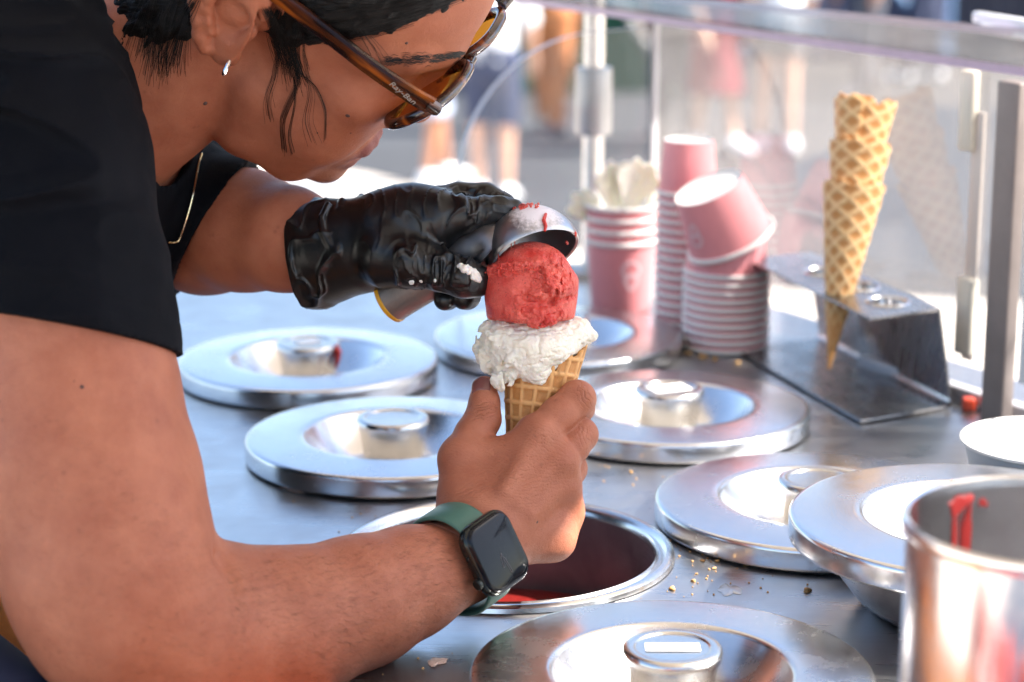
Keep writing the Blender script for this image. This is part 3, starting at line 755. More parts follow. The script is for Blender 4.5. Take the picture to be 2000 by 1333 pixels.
for (px, py, sg, n) in spots:
    for _ in range(n):
        g = G(px+rng.normal(0, sg), py+rng.normal(0, sg*.3), .0004); s = rng.uniform(.0003, .0010)
        r4 = bmesh.ops.create_icosphere(bm, subdivisions=1, radius=s); bmesh.ops.translate(bm, vec=tuple(g), verts=r4['verts'])
me = bpy.data.meshes.new('crumbs'); bm.to_mesh(me); bm.free(); me.materials.append(CR); o = bpy.data.objects.new('crumbs', me); col.objects.link(o); tag(o, 'fine scatter of waffle crumbs across the counter', 'crumbs', kind='stuff')
DRIP = mat('dried_drip', (.62, .46, .38), .5); DRIPC = mat('clear_drip', (.55, .56, .58), .25, metal=.5)
def spot(px, py, w, d, m, lab, seed):
    r5 = np.random.default_rng(seed); n = 28; b = MB(); c = G(px, py, .0)
    ph = r5.uniform(0, 6, 4); R_ = [1+.18*math.sin(2*math.pi*i/n*2+ph[0])+.14*math.sin(2*math.pi*i/n*3+ph[1])+.12*math.sin(2*math.pi*i/n*5+ph[2])+.08*math.sin(2*math.pi*i/n*8+ph[3]) for i in range(n)]
    vs_ = [(0, 0, .0011)]+[(w*R_[i]*.7*math.cos(2*math.pi*i/n), d*R_[i]*.7*math.sin(2*math.pi*i/n), .0010) for i in range(n)]+[(w*R_[i]*math.cos(2*math.pi*i/n), d*R_[i]*math.sin(2*math.pi*i/n), .0002) for i in range(n)]
    f = [(0, 1+i, 1+(i+1) % n) for i in range(n)]+[(1+i, 1+n+i, 1+n+(i+1) % n, 1+(i+1) % n) for i in range(n)]
    b.add(vs_, f); o = b.build('dried_drip', m); o.location = tuple(c); tag(o, lab, 'drip', 'dried drips on the counter')
spot(580, 955, .011, .010, DRIP, 'pale dried drip left of the open tub', 1)
spot(1425, 1153, .007, .012, DRIPC, 'clear round drip between the open tub and the raised bowl', 2)
spot(853, 1293, .0055, .007, DRIP, 'pale dried drip near the forearm at the bottom edge', 3)
# ================================================================ the street
ZG = -2.0
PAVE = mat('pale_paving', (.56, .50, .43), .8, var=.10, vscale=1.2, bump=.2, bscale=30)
ROAD_SHADE = mat('street_shade', (.038, .040, .045), .85, var=.16, vscale=.8, bump=.3, bscale=60)  # dark tone paints the building shade lying across the street
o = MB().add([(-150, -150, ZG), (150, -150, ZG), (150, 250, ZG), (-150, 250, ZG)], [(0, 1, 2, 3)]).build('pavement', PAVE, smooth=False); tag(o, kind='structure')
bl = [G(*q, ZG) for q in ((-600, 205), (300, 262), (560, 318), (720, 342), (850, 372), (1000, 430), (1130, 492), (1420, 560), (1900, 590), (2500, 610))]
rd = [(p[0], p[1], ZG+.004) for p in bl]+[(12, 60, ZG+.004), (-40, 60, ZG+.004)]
o = MB().add(rd, [tuple(range(len(rd)))]).build('shaded_road', ROAD_SHADE, smooth=False); tag(o, kind='structure')
KERB = mat('kerb_stone', (.42, .40, .38), .8)
WALLB = mat('facade', (.50, .46, .42), .8, var=.08, vscale=.6); WALLC = mat('facade_red', (.42, .27, .21), .8, var=.1, vscale=1); GLASSD = mat('window_dark', (.03, .035, .045), .1)
def building(name, x0, x1, y, h, m, lab, ny, nx, depth=8, face=-1):
    t = empty(name, ((x0+x1)/2, y, ZG)); tag(t, lab, 'building')
    w = x1-x0; MB().box((0, -face*depth/2, h/2), (w, depth, h)).build('wall', m, t, smooth=False)
    MB().box((0, face*.15, h-.2), (w+.3, .3, .4)).build('cornice', KERB, t, smooth=False)
    for i in range(nx):
        for j in range(ny):
            x = -w/2+(i+.5)*w/nx; z = 1.7+(h-2.2)*(j+.5)/ny
            f = MB().box((x, face*.05, z), (w/nx*.5, .12, (h-2.2)/ny*.62)).build('window', KERB, t, smooth=False)
            MB().box((x, face*.10, z), (w/nx*.42, .06, (h-2.2)/ny*.54)).build('pane', GLASSD, f, smooth=False)
building('town_house', 5.5, 24, 34, 9.5, WALLC, 'red brick town house standing beyond the street behind the guard', 3, 7)
building('shop_house', 26, 44, 36, 12, WALLB, 'pale rendered shop house farther right beyond the street', 4, 6)
building('terrace_house', -46, -22, 46, 6, WALLB, 'low pale terrace house far to the left of the street', 2, 8)

# ---------------------------------------------------------------- awning over the cart (unseen, sized to keep sun and sky off the vendor)
AWN = mat('awning_cloth', (.70, .66, .60), .8)
aw = empty('cart_awning', (-.8, 1.15, 1.3)); tag(aw, 'cream cloth awning stretched above the cart, just out of sight', 'awning')
XR = 1.098
b = MB(); b.box((0, 0, .012), (XR+.8, 3.3, .004)); o = b.build('cloth', AWN, aw, smooth=False); o.location.x = (XR+.8)/2-.8*0-(.0)
o.location.x = (XR-1.6)/2+.8-.4+.0
o.location.x = (XR + (-.8-0))/2 + .8 - .0 - .0 - .0 if False else ((XR-.80)/2+.80) - .0
# left edge at x = -0.8 in the world, right edge at XR
o.location.x = ((-.8+XR)/2)-(-.8)
for sx in (0.01, XR+.79):
    MB().box((sx, 0, 0), (.025, 3.3, .02)).build('rail', POST, aw, smooth=False)

# ---------------------------------------------------------------- passers-by
SKINB = mat('skin_fair', (.62, .36, .25), .5, sss=.1, sssr=(.01, .004, .002)); SKINC = mat('skin_tan', (.46, .22, .13), .5)
CW = mat('cloth_white', (.74, .76, .78), .8); CN = mat('cloth_navy', (.035, .045, .09), .8); CLB = mat('cloth_light_blue', (.50, .58, .74), .8)
CRD = mat('cloth_red', (.20, .020, .035), .8); CG = mat('cloth_grey', (.10, .105, .125), .8); CT = mat('cloth_rust', (.46, .17, .06), .8); CGN = mat('cloth_green', (.02, .09, .05), .8); HRB = mat('hair_brown', (.05, .03, .02), .6); SHW = mat('shoe_white', (.8, .8, .8), .5)
def passer(px, py, rz, lab, top, bottom, hem, skin, shoe, step=.14, scale=1., skirt=False):
    g = G(px, py, ZG); t_loc = (g[0], g[1], ZG)
    hip, knee = .92, .50
    L = [((0, .09, hip), (step*.5, .095, knee), (step, .1, .09)), ((0, -.09, hip), (-step*.35, -.095, knee), (-step, -.1, .09))]
    def body(P):
        d = chain(P, [(0, 0, .95), (0, 0, 1.15), (.01, 0, 1.38)], [.13, .125, .15], .05)
        d = smin(d, rc(P, (0, -.13, 1.40), (0, .13, 1.40), .06, .06), .05)
        d = smin(d, rc(P, (0, 0, 1.40), (.01, 0, 1.52), .055, .05), .03)
        d = smin(d, ell(P, (.02, 0, 1.62), (.095, .075, .118)), .02)
        d = smin(d, ell(P, (.115, 0, 1.60), (.018, .012, .022)), .015)
        for (h, k, a), s in zip(L, (1, -1)):
            d = smin(d, chain(P, [h, k, a], [.082, .055, .036], .02), .03)
            d = smin(d, rc(P, a, (a[0]+.15, a[1]+.02*s, .035), .036, .03), .02)
            ar = [(0, .19*s, 1.40), (-.05*s, .24*s, 1.12), (.12-.06*s, .23*s, .90)]
            d = smin(d, chain(P, ar+[(.16-.06*s, .22*s, .82)], [.05, .04, .032, .030], .02), .02)
        return d
    v, f = field_mesh(body, (-.4, -.4, -.05), (.5, .4, 1.8), .016)
    o = mesh('person', v, f, skin, None, True, None); o.location = t_loc; o.rotation_euler.z = rz; o.scale = (scale,)*3
    tag(o, lab, 'person', 'passers-by on the street')
    def cloth(P):
        d = chain(P, [(0, 0, .93), (0, 0, 1.15), (.01, 0, 1.38)], [.15, .145, .165], .05)
        d = smin(d, rc(P, (0, -.14, 1.40), (0, .14, 1.40), .075, .075), .05)
        for s in (1, -1): d = smin(d, rc(P, (0, .19*s, 1.40), (-.04*s, .235*s, 1.18), .068, .062), .02)
        return smax(np.maximum(d, P[:, 2]-1.47), .86-P[:, 2], .01)+.006*vnoise(P, 14)
    v, f = field_mesh(cloth, (-.4, -.4, .8), (.4, .4, 1.6), .018); mesh('shirt', v, f, top, o, True, None)
    def low(P):
        d = rc(P, (0, 0, .98), (0, 0, .90), .145, .15)
        if skirt: d = smin(d, rc(P, (0, 0, .9), (0, 0, hem), .15, .22), .05)
        for (h, k, a) in L:
            d = smin(d, chain(P, [h, k, a], [.105, .085 if hem < .6 else .10, .06], .03), .04)
        return np.maximum(d, hem-P[:, 2])+.006*vnoise(P, 12, 5)
    v, f = field_mesh(low, (-.4, -.4, max(0, hem-.1)), (.4, .4, 1.15), .018); mesh('skirt' if skirt else ('shorts' if hem > .3 else 'trousers'), v, f, bottom, o, True, None)
    for (h, k, a), s in zip(L, (1, -1)):
        def sh(P): return np.maximum(smin(rc(P, a, (a[0]+.16, a[1]+.02*s, .04), .048, .042), rc(P, (a[0]-.02, a[1], .05), a, .05, .05), .02), -P[:, 2])
        v, f = field_mesh(sh, (a[0]-.1, a[1]-.12, -.01), (a[0]+.25, a[1]+.12, .2), .012); mesh('shoe', v, f, shoe, o, True, None)
    def hr(P): return np.maximum(ell(P, (0, 0, 1.64), (.105, .088, .118)), .03-(1.70-P[:, 2])*0-.06+P[:, 0]-.02-(P[:, 2]-1.62)*.6)
    v, f = field_mesh(hr, (-.2, -.2, 1.4), (.2, .2, 1.85), .015); mesh('hair', v, f, HRB, o, True, None)
    return o
passer(962, 398, rad(80), 'person in a white shirt and dark navy shorts walking away across the street', CW, CN, .52, SKINB, SHW, .05)
passer(852, 366, rad(20), 'person in pale blue shorts and white shoes half hidden by the sunglasses', CLB, CLB, .50, SKINC, SHW, .10)
passer(1316, 275, rad(95), 'person in dark grey trousers seen through the front pane beside the pane edge', CG, CG, .06, SKINB, CG, .04)
passer(1395, 300, rad(-60), 'person in a red skirt seen through the front pane above the small cups', CRD, CRD, .45, SKINB, SHW, .10, 1., True)
passer(1515, 300, rad(100), 'person with long bare legs in the middle of the front pane', CW, CG, .72, SKINB, SHW, .06)
passer(1075, 262, rad(70), 'person in rust coloured trousers next to the awning post', CGN, CT, .08, SKINB, CG, .16)
passer(1690, 190, rad(200), 'person in a navy top with grey trousers behind the stacked cones', CN, CG, .06, SKINC, CG, .12)
passer(1800, 160, rad(150), 'person in a pale blue top far behind the guard top', CLB, CN, .06, SKINB, SHW, .12)
# market stalls with folding frames
def stall(px, py, w, lab, skirt_m, bar_m, rz=0, h=1.0):
    g = G(px, py, ZG); t = empty('market_stall', (g[0], g[1], ZG), (0, 0, rz)); tag(t, lab, 'market stall')
    MB().box((0, 0, h), (w, .9, .05), None, .01).build('table', KERB, t)
    b = MB(); n = 60
    v = []
    for i in range(n+1):
        x = -w/2+w*i/n; yy = -.46+.02*math.sin(i*1.3); v += [(x, yy, h-.02), (x, yy-.02+.015*math.sin(i*1.9), .04)]
    b.add(v, [(2*i, 2*i+1, 2*i+3, 2*i+2) for i in range(n)]); b.build('skirt', skirt_m, t)
    for sx in (-1, 1):
        for sy in (-1, 1): MB().box((sx*w*.49, sy*.44, 1.2), (.05, .05, 2.4), None, .005).build('leg', bar_m, t)
    for sx in (-1, 1): MB().tube([(sx*w*.49, -.5, .1), (0, -.5, 1.3)], .035, 8).build('brace', bar_m, t)
    MB().box((0, 0, 2.45), (w+.3, 1.3, .08), None, .02).build('roof', skirt_m, t)
    return t
stall(1130, 175, 1.7, 'market stall with a dark green cloth skirt behind the awning post', CGN, KERB)
stall(1620, 118, 2.2, 'market stall with a navy cloth and light blue braces beyond the guard top', CN, mat('blue_frame', (.22, .38, .62), .5), rad(6))
stall(1900, 112, 2.2, 'market stall with a dark cloth and blue braces at the upper right corner', mat('cloth_dark', (.03, .03, .045), .8), MATS['blue_frame'], rad(-5))
# ribbed red crates added out of view to give the steel red reflections
REDC = mat('red_crate', (.70, .06, .03), .4)
def crate(name, loc, lab, m, size=(.6, .4, .3), rz=0.):
    t = empty(name, loc, (0, 0, rz)); tag(t, lab, 'crate', 'added crates out of view')
    w, d, h = size
    b = MB(); b.box((0, 0, .01), (w, d, .02), None, .004); b.build('base', m, t)
    for (c, s) in (((0, -d/2, h/2), (w, .012, h)), ((0, d/2, h/2), (w, .012, h)), ((-w/2, 0, h/2), (.012, d, h)), ((w/2, 0, h/2), (.012, d, h))):
        MB().box(c, s, None, .004).build('side', m, t)
    b = MB()
    for i in range(13):
        x = -w/2+w*(i+.5)/13
        for sy in (-1, 1): b.box((x, sy*(d/2+.012), h/2), (.014, .022, h*.9), None, .003)
    o = b.build('rib', m, t); tag(o, kind='stuff')
    return t
crate('added_crate', (.50, -.15, -.94), 'unseen added red ribbed crate at the bottom of the pile behind the photographer', REDC)
crate('added_crate', (.50, -.15, -.63), 'unseen added red ribbed crate in the middle of the pile behind the photographer', REDC)
crate('added_crate', (.50, -.15, -.32), 'unseen added red ribbed crate topping the pile behind the photographer', REDC)
ORC = mat('orange_crate', (.80, .13, .02), .45)
# ================================================================ the ice cream cone
SORBB = SORB
def sorbet_mat():
    m = mat('strawberry_sorbet', (.72, .075, .06), .34, sss=.3, sssr=(.006, .0015, .001), spec=.35)
    T = NT(m); b = T.n['Principled BSDF']; tc = T.new('ShaderNodeTexCoord')
    n1 = T.new('ShaderNodeTexNoise'); n1.inputs['Scale'].default_value = 70; n1.inputs['Detail'].default_value = 6; T.link(tc.outputs['Object'], n1.inputs[0])
    rp = T.new('ShaderNodeValToRGB'); rp.color_ramp.elements[0].position = .32; rp.color_ramp.elements[1].position = .7
    rp.color_ramp.elements[0].color = (.58, .046, .034, 1); rp.color_ramp.elements[1].color = (.84, .17, .125, 1); T.link(n1.outputs[0], rp.inputs[0])
    n2 = T.new('ShaderNodeTexVoronoi'); n2.inputs['Scale'].default_value = 520; T.link(tc.outputs['Object'], n2.inputs[0])
    lt = T.new('ShaderNodeMath', operation='LESS_THAN'); lt.inputs[1].default_value = .16; T.link(n2.outputs['Distance'], lt.inputs[0])
    n3 = T.new('ShaderNodeTexNoise'); n3.inputs['Scale'].default_value = 160; T.link(tc.outputs['Object'], n3.inputs[0])
    g3 = T.new('ShaderNodeMath', operation='GREATER_THAN'); g3.inputs[1].default_value = .54; T.link(n3.outputs[0], g3.inputs[0])
    ml_ = T.new('ShaderNodeMath', operation='MULTIPLY'); T.link(lt.outputs[0], ml_.inputs[0]); T.link(g3.outputs[0], ml_.inputs[1])
    mx = T.new('ShaderNodeMix', data_type='RGBA'); T.link(ml_.outputs[0], mx.inputs['Factor']); T.link(rp.outputs[0], mx.inputs['A']); mx.inputs['B'].default_value = (.22, .015, .02, 1)
    T.link(mx.outputs['Result'], b.inputs['Base Color'])
    n4 = T.new('ShaderNodeTexNoise'); n4.inputs['Scale'].default_value = 900; n4.inputs['Detail'].default_value = 4; T.link(tc.outputs['Object'], n4.inputs[0])
    bp = T.new('ShaderNodeBump'); bp.inputs['Strength'].default_value = .9; bp.inputs['Distance'].default_value = .0011; T.link(n4.outputs[0], bp.inputs['Height']); T.link(bp.outputs[0], b.inputs['Normal'])
    return m
SSOR = sorbet_mat()
VAN = mat('vanilla_ice', (.88, .835, .73), .42, sss=.4, sssr=(.007, .005, .003), spec=.35, var2=(.82, .745, .60), vscale=80, bump=.9, bscale=520, bdist=.0007)
CD = 1.474                                       # depth of the cone axis
ctop, cbot = V(1062, 676, CD), V(1012, 1075, CD+.004)
cax = (ctop-cbot); CLEN = np.linalg.norm(cax); cax /= CLEN
cone_root = empty('ice_cream_cone', tuple(cbot)); tag(cone_root, 'waffle cone with vanilla and red sorbet scoops held in the bare hand', 'ice cream cone')
def cp_(o): o.parent = cone_root; o.matrix_parent_inverse = Matrix.Translation(-Vector(cbot)); return o
# waffle cone with square lattice
def square_cone(L, R, r0, nu=220, nv=190):
    U = np.arange(nu)/nu; W = np.linspace(0, 1, nv); a = U*2*math.pi
    rs = np.random.default_rng(4)
    jag = .012*np.sin(a*3+1)+.008*np.sin(a*7+2)+.006*np.sin(a*13)+.004*np.sin(a*29)
    dv = (a-rad(292)); rim = .925+jag-.050*np.exp(-(dv/.09)**2)+.085*np.cos(a-rad(5))
    u_, w_ = np.meshgrid(U, W, indexing='ij'); zz = w_*rim[:, None]
    q1 = u_*15+.02*np.sin(zz*30); q2 = zz*12.6+.10*np.sin(u_*6.28)
    prof = lambda q: np.clip((np.abs((q % 1)-.5)-.335)*14, 0, 1)
    rib = np.maximum(prof(q1), prof(q2))*np.clip((w_-.12)*8, .2, 1)
    n = fbm(np.stack([u_.ravel()*40, zz.ravel()*40, 0*zz.ravel()], 1), 1.0, 3).reshape(zz.shape)
    ro = r0+(R-r0)*zz+.00125*rib+.00022*n; ri = r0+(R-r0)*zz-.0018
    mk = lambda r: np.stack([r*np.cos(u_*2*math.pi), r*np.sin(u_*2*math.pi), zz*L], -1).reshape(-1, 3)
    v = np.concatenate([mk(ro), mk(ri)]); N = nu*nv
    I, J = np.meshgrid(np.arange(nu), np.arange(nv-1), indexing='ij'); I2 = (I+1) % nu
    k = (I*nv+J).ravel(); k2 = (I2*nv+J).ravel()
    i = np.arange(nu); t0 = i*nv+nv-1; t1 = ((i+1) % nu)*nv+nv-1
    f = np.concatenate([np.stack([k, k2, k2+1, k+1], 1), np.stack([N+k, N+k+1, N+k2+1, N+k2], 1), np.stack([t0, t1, N+t1, N+t0], 1)])
    return v, f, np.concatenate([rib.ravel(), rib.ravel()*.3+.3])
CONE2 = mat('waffle_cone', (.7, .38, .14), .62, bump=.55, bscale=800, bdist=.0005, sss=.12, sssr=(.004, .002, .0008))
waffle_color(CONE2, (.52, .235, .07), (.74, .40, .15))
v, f, rb = square_cone(CLEN, .0272, .004)
o = mesh('waffle_cone', v, f, CONE2, cone_root, True, None, {'rib': rb})
cx_ = cR-cax*(cR@cax); cx_ /= np.linalg.norm(cx_); cy_ = np.cross(cax, cx_); o.rotation_euler = Matrix((tuple(cx_), tuple(cy_), tuple(cax))).transposed().to_euler()
# vanilla
vc = V(1045, 682, CD-.002)
px = lambda n: n/FPX*CD
def sxy(P):
    dz = (P-cC)@cT; return 1000+FPX*((P-cC)@cR)/dz, 666.5-FPX*((P-cC)@cU)/dz
def sstep(x, a, b):
    t = np.clip((x-a)/(b-a), 0, 1); return t*t*(3-2*t)
def vanilla(P):
    sx, sy = sxy(P); dep = (P-cC)@cT
    d = ell(P, V(1043, 672, CD-.001), (px(98), .034, px(54)))
    d = smin(d, ell(P, V(1108, 648, CD), (px(48), .020, px(30))), .008)
    d = smin(d, ell(P, V(985, 664, CD-.004), (px(44), .022, px(42))), .008)
    d = smin(d, rc(P, V(1028, 695, CD-.014), V(1050, 718, CD-.019), .016, .009), .007)
    d = smin(d, rc(P, V(1054, 722, CD-.0205), V(1061, 754, CD-.0235), .0075, .0012), .004)
    d = smin(d, rc(P, V(1010, 705, CD-.018), V(1040, 722, CD-.020), .011, .006), .006)
    # front edge towards the bared waffle on the right
    cut = ((sx-1066)*.68+(sy-748)*.73)*CD/FPX
    cut = cut+.0016*vnoise(P, 150, 12)
    d = smax(d, np.where(dep < CD+.004, cut, cut-.02), .005)
    for (x, y, z, r, x2, y2, r2) in ((958, 668, .004, .0080, 938, 684, .0028), (950, 690, .006, .0050, 946, 704, .0022), (956, 700, .010, .0050, 958, 722, .0018), (970, 705, .014, .0065, 952, 718, .0022), (985, 715, .018, .0070, 968, 740, .0026), (1000, 712, .020, .0070, 985, 751, .0026), (1012, 710, .020, .0065, 1004, 738, .0028), (972, 728, .015, .003, 961, 734, .0018), (992, 740, .020, .003, 978, 746, .0016), (1130, 650, .004, .009, 1150, 655, .0050), (1000, 735, .021, .003, 997, 752, .0016)):
        d = smin(d, rc(P, V(x, y, CD-z), V(x2, y2, CD-z-.001), r, r2), .003)
    tear = sstep(1025-sx+.5*(sy-690), 0, 60)
    n1 = vnoise(P, 105, 31); n2 = vnoise(P, 230, 9); n3 = vnoise(P, 480, 5)
    terr = .0030*sstep(n1, -.05, .10)+.0018*sstep(n2, 0, .14)+.0009*sstep(n3, 0, .2)
    d = d+tear*(terr-.0028)
    drag = vnoise(np.stack([sx/26, sy/9+sx/60, dep*300], 1), 1.0, 2)
    d = d-(1-tear)*(.0009*sstep(np.abs(drag), .0, .35)-.0005)-.0010*(1-tear)*vnoise(P, 75, 3)-.00045*vnoise(P, 420, 2)-.0003*vnoise(P, 950, 8)
    # ragged upper rim where the red scoop sits
    d = d-.0011*sstep(vnoise(P, 260, 21), .05, .3)*np.exp(-(((sy-622)/10)**2))
    return d
v, f = field_mesh(vanilla, V(900, 800, CD-.06)-[0, .0, .0], V(1200, 570, CD+.06)+[0, 0, .01], .00062, 8, 2.6)
cp_(mesh('vanilla_scoop', v, f, VAN, None, True, None))
# red sorbet
sc = V(1038, 552, CD-.006)
def sorbet(P):
    q = P-sc; qu = q@cU; qt = q@cT
    d = ell(P, V(1039, 556, CD-.005), (px(84), .0285, px(83)))
    cyl = smax(np.sqrt((q@cR)**2+qt**2)-px(83.5), np.abs(qu+px(34))-px(38), .004); d = smin(d, cyl, .010)
    d = smax(d, -qu-px(78), .006)
    sx, sy = sxy(P); front = np.clip((-qt)/.010, 0, 1)
    n1, n2, n3 = vnoise(P, 120, 21), vnoise(P, 260, 5), vnoise(P, 560, 9)
    terr = .0034*sstep(n1, -.10, .06)+.0019*sstep(n2, -.05, .09)+.0009*sstep(n3, 0, .15)
    # dragged band at the upper left: grainy, standing proud of the cut dome
    yb = 523-.07*(sx-1000)
    band = sstep(sy, yb-14, yb-8)*sstep(-sy, -yb-20, -yb-6)*sstep(1062-sx, 0, 30)
    heap = np.exp(-np.abs((sx-1078)/36)**3-np.abs((sy-552)/44)**3)*front
    mid = np.exp(-np.abs((sx-1030)/26)**3-np.abs((sy-590)/26)**3)*front
    low = np.exp(-np.abs((sx-1052)/58)**4-np.abs((sy-614)/13)**3)*front
    groove = np.exp(-(((sy-590-.28*(1080-sx))/6)**2))*np.exp(-np.abs((sx-1090)/34)**3)*front
    hole = np.exp(-(((sx-1030)/11)**2+((sy-575)/17)**2))*front
    lower = sstep(sy, yb+6, yb+30)*sstep(1010-sx, -30, 10)
    d = d-band*(.0013+.0017*sstep(n3, -.2, .3)+.0012*vnoise(P, 900, 3))
    d = d-heap*(terr*1.75+.0004)-mid*(terr*1.1-.0016)-low*(.0022+.0014*sstep(n2, -.1, .1)+.0012*sstep(n3, -.1, .2))
    d = d+groove*.0050+hole*.0030-.0010*lower
    # ragged skirt of sorbet pushed down over the vanilla
    sk2 = chain(P, [V(992, 607, CD-.0305), V(1015, 617, CD-.0325), V(1045, 624, CD-.0335), V(1072, 622, CD-.0330), V(1092, 612, CD-.0310)], [.0022, .0040, .0048, .0044, .0024], .002)
    sk2 = sk2-.0016*sstep(n2, -.1, .1)-.0012*sstep(n3, -.1, .2)+.0012
    d = smin(d, sk2, .0016)
    top = sstep(yb-10-sy, 0, 8)
    gr = vnoise(P, 720, 7)
    d = d-.00030*gr*(.4+top)-.00020*vnoise(P, 1500, 4)-.0005*vnoise(P, 60, 11)
    # slow drag scratches on the side
    return d
v, f = field_mesh(sorbet, sc-[.040, .046, .036], sc+[.040, .040, .040], .00055, 8, 2.2)
cp_(mesh('sorbet_scoop', v, f, SSOR, None, True, None))
# ================================================================ the scoop
SCOOPM = steel('cast_aluminium', (.46, .46, .475), .42, .1, .5, (300, 300, 60), .2)
HANDM = steel('handle_metal', (.30, .275, .265), .52, .1, .4, (300, 300, 60), .2)
bc = V(1040, 491, CD+.002); SR = px(90)
an = np.array(cR*.32-cU*.84-cT*.44); an /= np.linalg.norm(an)               # opening direction
hd_far = V(750, 592, 1.515); hd_near = V(950, 478, 1.482)
scoop = empty('ice_cream_scoop', tuple(bc)); tag(scoop, 'worn metal ice cream scoop with a yellow ring at the end of its thick handle', 'ice cream scoop')
def spc(o): o.parent = scoop; o.matrix_parent_inverse = Matrix.Translation(-Vector(bc)); return o
a1 = cR*.93+cU*.36; a1 = a1-an*(a1@an); a1 /= np.linalg.norm(a1); a2 = np.cross(an, a1)
def bowlp(r):
    prof = []
    for i in range(25):
        t = rad(90)*i/24; prof.append((r*math.sin(t), r*math.cos(t)))
    return prof
Mx = Matrix((tuple(a1), tuple(a2), tuple(-an))).transposed()
pr = bowlp(SR); inn = bowlp(SR-.0022)
prof = [(.0002, pr[0][1])]+pr[1:]+[(SR, -.002), (SR-.0008, -.0032), (SR-.0020, -.0024)]+inn[::-1][:-1]+[(.0002, inn[0][1])]
v = []; b = MB(); b.lathe(prof, 120, M=Matrix.Scale(1.0, 3))
vv = np.array(b.v); vv[:, 0] *= 1.0; vv[:, 1] *= .98; vv[:, 2] *= 1.03
# lift the rim a little at the tip so that it reads as a pointed lip
tipw = np.clip(vv[:, 0]/SR, 0, 1)**4; vv[:, 0] += tipw*.0015
vv = vv @ np.array(Mx).T+bc
spc(mesh('scoop_bowl', vv, b.f, SCOOPM, None, True, 50))
hdir = hd_far-hd_near; hl = np.linalg.norm(hdir); hdir /= hl
b = MB(); n0 = bc-a1*SR*.72-an*.010
pts = smooth_path([n0, hd_near, hd_near+hdir*hl*.4, hd_near+hdir*hl*.93], 6)
rs = list(np.interp(np.linspace(0, 1, len(pts)), [0, .15, .33, .6, .85, 1], [.020, .0185, .0158, .0150, .0158, .0164]))
spc(MB().tube(pts, rs, 36).build('handle', HANDM))
YEL = mat('yellow_ring', (.75, .36, .02), .4)
e0 = pts[-1]; dd = hdir
spc(MB().tube([e0-dd*.0005, e0, e0+dd*.0022, e0+dd*.0035], [.0166, .0170, .0169, .0150], 36).build('end_ring', YEL))
# sorbet left on the scoop
b = MB()
def on_bowl(px_, py_, h=.0006):
    o_ = cC; r = cT+cR*((px_-1000)/FPX)+cU*((666.5-py_)/FPX); r /= np.linalg.norm(r); q = o_-bc; B = q@r; Cq = q@q-(SR*1.0)**2; D = B*B-Cq
    t = -B-math.sqrt(max(D, 0)); return o_+r*t-r*h
for k in range(60):
    x = rng.uniform(1000, 1052); y = 402-.0*x+abs(x-1042)*.12+rng.normal(0, 2); p = on_bowl(x, y)
    b.tube([p-cR*.0006, p+cU*.0006, p+cR*.0007], [.0004, rng.uniform(.0007, .0013), .0004], 6)
b.tube([on_bowl(1066, 418), on_bowl(1062, 430), on_bowl(1066, 442), on_bowl(1064, 452)], [.0010, .0013, .0012, .0008], 8)
for k in range(4):
    p = bc+a1*SR*math.cos(rad(20+rng.uniform(-25, 30)))+a2*SR*math.sin(rad(rng.uniform(-30, 30)))+an*.001; b.tube([p, p+an*.0015, p+an*.003], [.0005, .0011, .0004], 6)
for (x, y) in ((1000, 500), (1007, 498), (975, 520)):
    p = sc+(V(x, y+14, CD-.03)-sc)*1.0; q = V(x-2, y-26, CD-.012); p = V(x, y+8, CD-.022); b.tube([p, (p*.5+q*.5)+cR*.0002, q], [.0011, .00035, .0004], 6)
spc(b.build('sorbet_residue', SSOR))
# thin white frost on the crown of the bowl: part of the metal's own surface
T = NT(SCOOPM); bs = T.n['Principled BSDF']; fp_ = on_bowl(1050, 412, 0)
tc = T.new('ShaderNodeTexCoord'); ds = T.new('ShaderNodeVectorMath', operation='DISTANCE'); ds.inputs[1].default_value = tuple(np.array(fp_)); T.link(tc.outputs['Object'], ds.inputs[0])
mr = T.new('ShaderNodeMapRange'); mr.inputs['From Min'].default_value = .024; mr.inputs['From Max'].default_value = .004; T.link(ds.outputs['Value'], mr.inputs[0])
nz = T.new('ShaderNodeTexNoise'); nz.inputs['Scale'].default_value = 420; nz.inputs['Detail'].default_value = 8; nz.inputs['Roughness'].default_value = .75; T.link(tc.outputs['Object'], nz.inputs[0])
ad = T.new('ShaderNodeMath', operation='MULTIPLY_ADD'); ad.inputs[1].default_value = .62; T.link(mr.outputs[0], ad.inputs[0]); T.link(nz.outputs[0], ad.inputs[2])
ss_ = T.new('ShaderNodeMapRange'); ss_.inputs['From Min'].default_value = .62; ss_.inputs['From Max'].default_value = .95; ss_.inputs['To Max'].default_value = .9; T.link(ad.outputs[0], ss_.inputs[0])
df = T.new('ShaderNodeBsdfDiffuse'); df.inputs[0].default_value = (.80, .74, .76, 1); mxs = T.new('ShaderNodeMixShader'); ou = T.n['Material Output']
T.link(ss_.outputs[0], mxs.inputs[0]); T.link(bs.outputs[0], mxs.inputs[1]); T.link(df.outputs[0], mxs.inputs[2]); T.link(mxs.outputs[0], ou.inputs[0])
